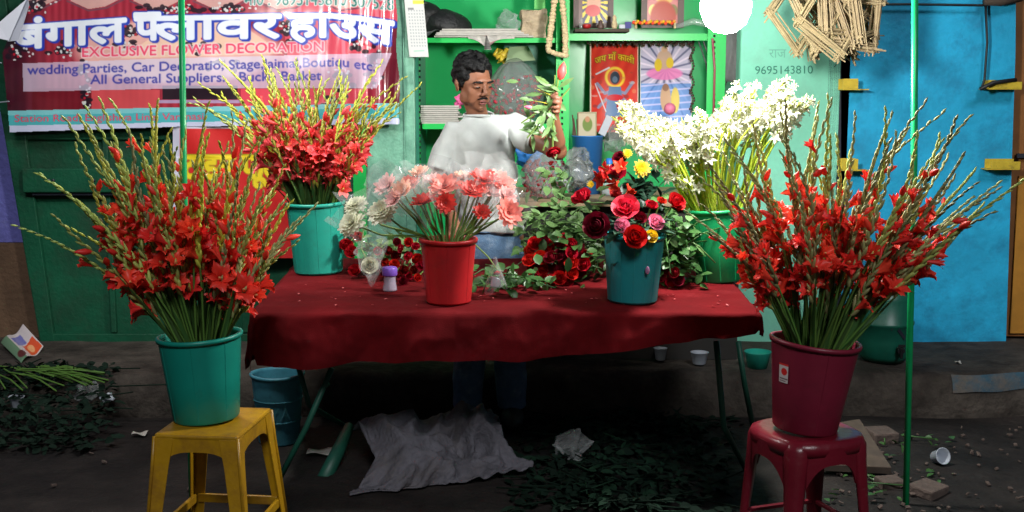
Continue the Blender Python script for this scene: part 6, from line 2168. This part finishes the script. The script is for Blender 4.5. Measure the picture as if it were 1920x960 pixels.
for k in range(26):
    p = atz(rr.uniform(-20, 120), rr.uniform(682, 702), .225); q = p + Vector((rr.uniform(.15, .35), rr.uniform(-.22, -.02), -rr.random() * .05))
    q.z = max(q.z, heap_z(q.y) + .015)
    mb.tube([p, p.lerp(q, .5) + Vector((0, 0, .012)), q], .0035, 5)
tag(mb.build('cut_stalks', M['stem']), 'cut green flower stalks on the waste heap by the green door', 'stalks', kind='stuff')
# torn magazine on that heap
cv = Canvas(60, 50, (196, 186, 186)); cv.put((cv.xx < 16).astype(float), (60, 110, 70), .7); cv.poly([(18, 8), (44, 6), (42, 24), (20, 26)], (110, 110, 170)); cv.poly([(26, 28), (56, 24), (58, 48), (28, 48)], (206, 80, 40)); cv.ell(40, 36, 7, 7, (226, 160, 110)); cv.ell(12, 40, 8, 6, (90, 40, 40))
a, b, c, d = at(2, 650, 5.60), at(44, 618, 5.72), at(82, 660, 5.56), at(40, 688, 5.30)
o = print_sheet('torn_magazine', cv, lambda u, v: (a.lerp(b, u / 59)).lerp(d.lerp(c, u / 59), v / 49) + Vector((0, 0, .012 * math.sin(u * .12) + .02)), M['gloss_print'], solid=.004)
tag(o, 'torn colour magazine page lying on the waste heap', 'magazine')
def clear_bag(px, py, Y, r, label, m='cello', seed=0, name='plastic_bag'):
    mb = MB(); c = at(px, py, Y); c.z = max(c.z, r[2] * .6)
    mb.ell(c, r, 16, 11); crumple(mb, min(r) * .9, 1.1 / min(r), seed)
    return tag(mb.build(name, M[m], smooth=False), label, 'plastic bag')
clear_bag(162, 735, 5.0, (.06, .04, .04), 'crumpled clear plastic bag right of the waste heap by the green door', 'film', 1)
clear_bag(200, 745, 4.97, (.03, .025, .02), 'small bluish plastic scrap beside the crumpled bag', 'cup', 2)
clear_bag(1076, 838, 4.45, (.07, .06, .06), 'clear glinting plastic bag on the dark leaf heap', 'cello', 3)
for (px, py, Z, lean, lb_) in ((32, 768, 0, .1, 'white plastic cup standing in the leaf waste at the left edge'), (1752, 866, 0, 1.25, 'white plastic cup tipped over on the ground beside the right pole'),
                               (1311, 684, PL_TOP, 0, 'white plastic tub on the raised pavement seen under the cloth'), (1238, 676, PL_TOP, 0, 'white plastic cup on the raised pavement left of the tub')):
    p = at(px, py, 4.9) if px == 32 else atz(px, py, Z + .006); w = 1.3 if '1311' in str(px) else 1.0
    mb = MB(); mb.lathe([(.001, 0), (.021 * w, 0), (.023 * w, .004), (.031 * w, .055), (.034 * w, .057), (.030 * w, .057), (.022 * w, .006), (.001, .004)], 20)
    tag(mb.build('plastic_cup', M['cup'], smooth=True, loc=p + Vector((0, 0, .02 if lean > 1 else .004)), rot=(lean * .9, lean * .5, 0)), lb_, 'cup')
mb = MB(); p = atz(1420, 690, PL_TOP); mb.lathe([(.001, 0), (.045, 0), (.06, .07), (.064, .075), (.058, .075), (.043, .006), (.001, .004)], 20, p + Vector((0, 0, .004)))
tag(mb.build('teal_bowl', M['bk_teal2'], smooth=True), 'pale teal bowl on the raised pavement behind the table leg', 'bowl')
mb = MB(); mb.prism([atz(1540, 870, .05), atz(1570, 792, .10), atz(1612, 785, .11), atz(1672, 876, .05)], (0, .004, -.03))
tag(mb.build('wooden_board', M['plank'], bevel=.003), 'weathered board propped on the ground behind the maroon stool', 'board')
rr = random.Random(17)
mb = MB()
for k in range(110):
    px, py = (rr.uniform(1560, 1920), rr.uniform(800, 960)) if k < 100 else (rr.uniform(0, 700), rr.uniform(740, 960))
    p = atz(px, py, .01)
    if p.y > 5.05: continue
    mb.box(p, (rr.uniform(.005, .024), rr.uniform(.005, .02), rr.uniform(.004, .012)), (rr.gauss(0, .3), rr.gauss(0, .3), rr.uniform(0, 3)))
tag(mb.build('gravel', M['brick'], bevel=.002), 'rubble crumbs and brick grit on the dirty ground', 'rubble', kind='stuff')
for (px, py, s, lb_) in ((1668, 906, (.05, .035, .02), 'flat brick fragment on the ground nearest the right pole'), (1740, 918, (.07, .05, .02), 'reddish brick fragment right of the right pole'), (1650, 822, (.06, .05, .04), 'dark stone lying behind the propped board')):
    mb = MB(); mb.box(atz(px, py, .012), (s[0] * 2, s[1] * 2, s[2] * 2), (.1, .05, U(0, 1)))
    tag(mb.build('brick_fragment', M['brick'], bevel=.008), lb_, 'brick')
for (px, py, r_, lb_) in ((600, 846, .05, 'pale paper scrap on the ground under the table'), (1796, 679, .014, 'small white scrap on the raised pavement'), (262, 812, .03, 'thin pale strip of paper left of the yellow stool')):
    p = atz(px, py, PL_TOP + .008 if px == 1796 else .018); mb = MB()
    mb.grid(lambda u, v: p + Vector(((u - .5) * r_ * 2, (v - .5) * r_ * 1.4, .006 * math.sin(u * 5 + v * 3))), 5, 4)
    tag(mb.build('paper_scrap', M['paper'], smooth=True, solid=.002), lb_, 'paper')
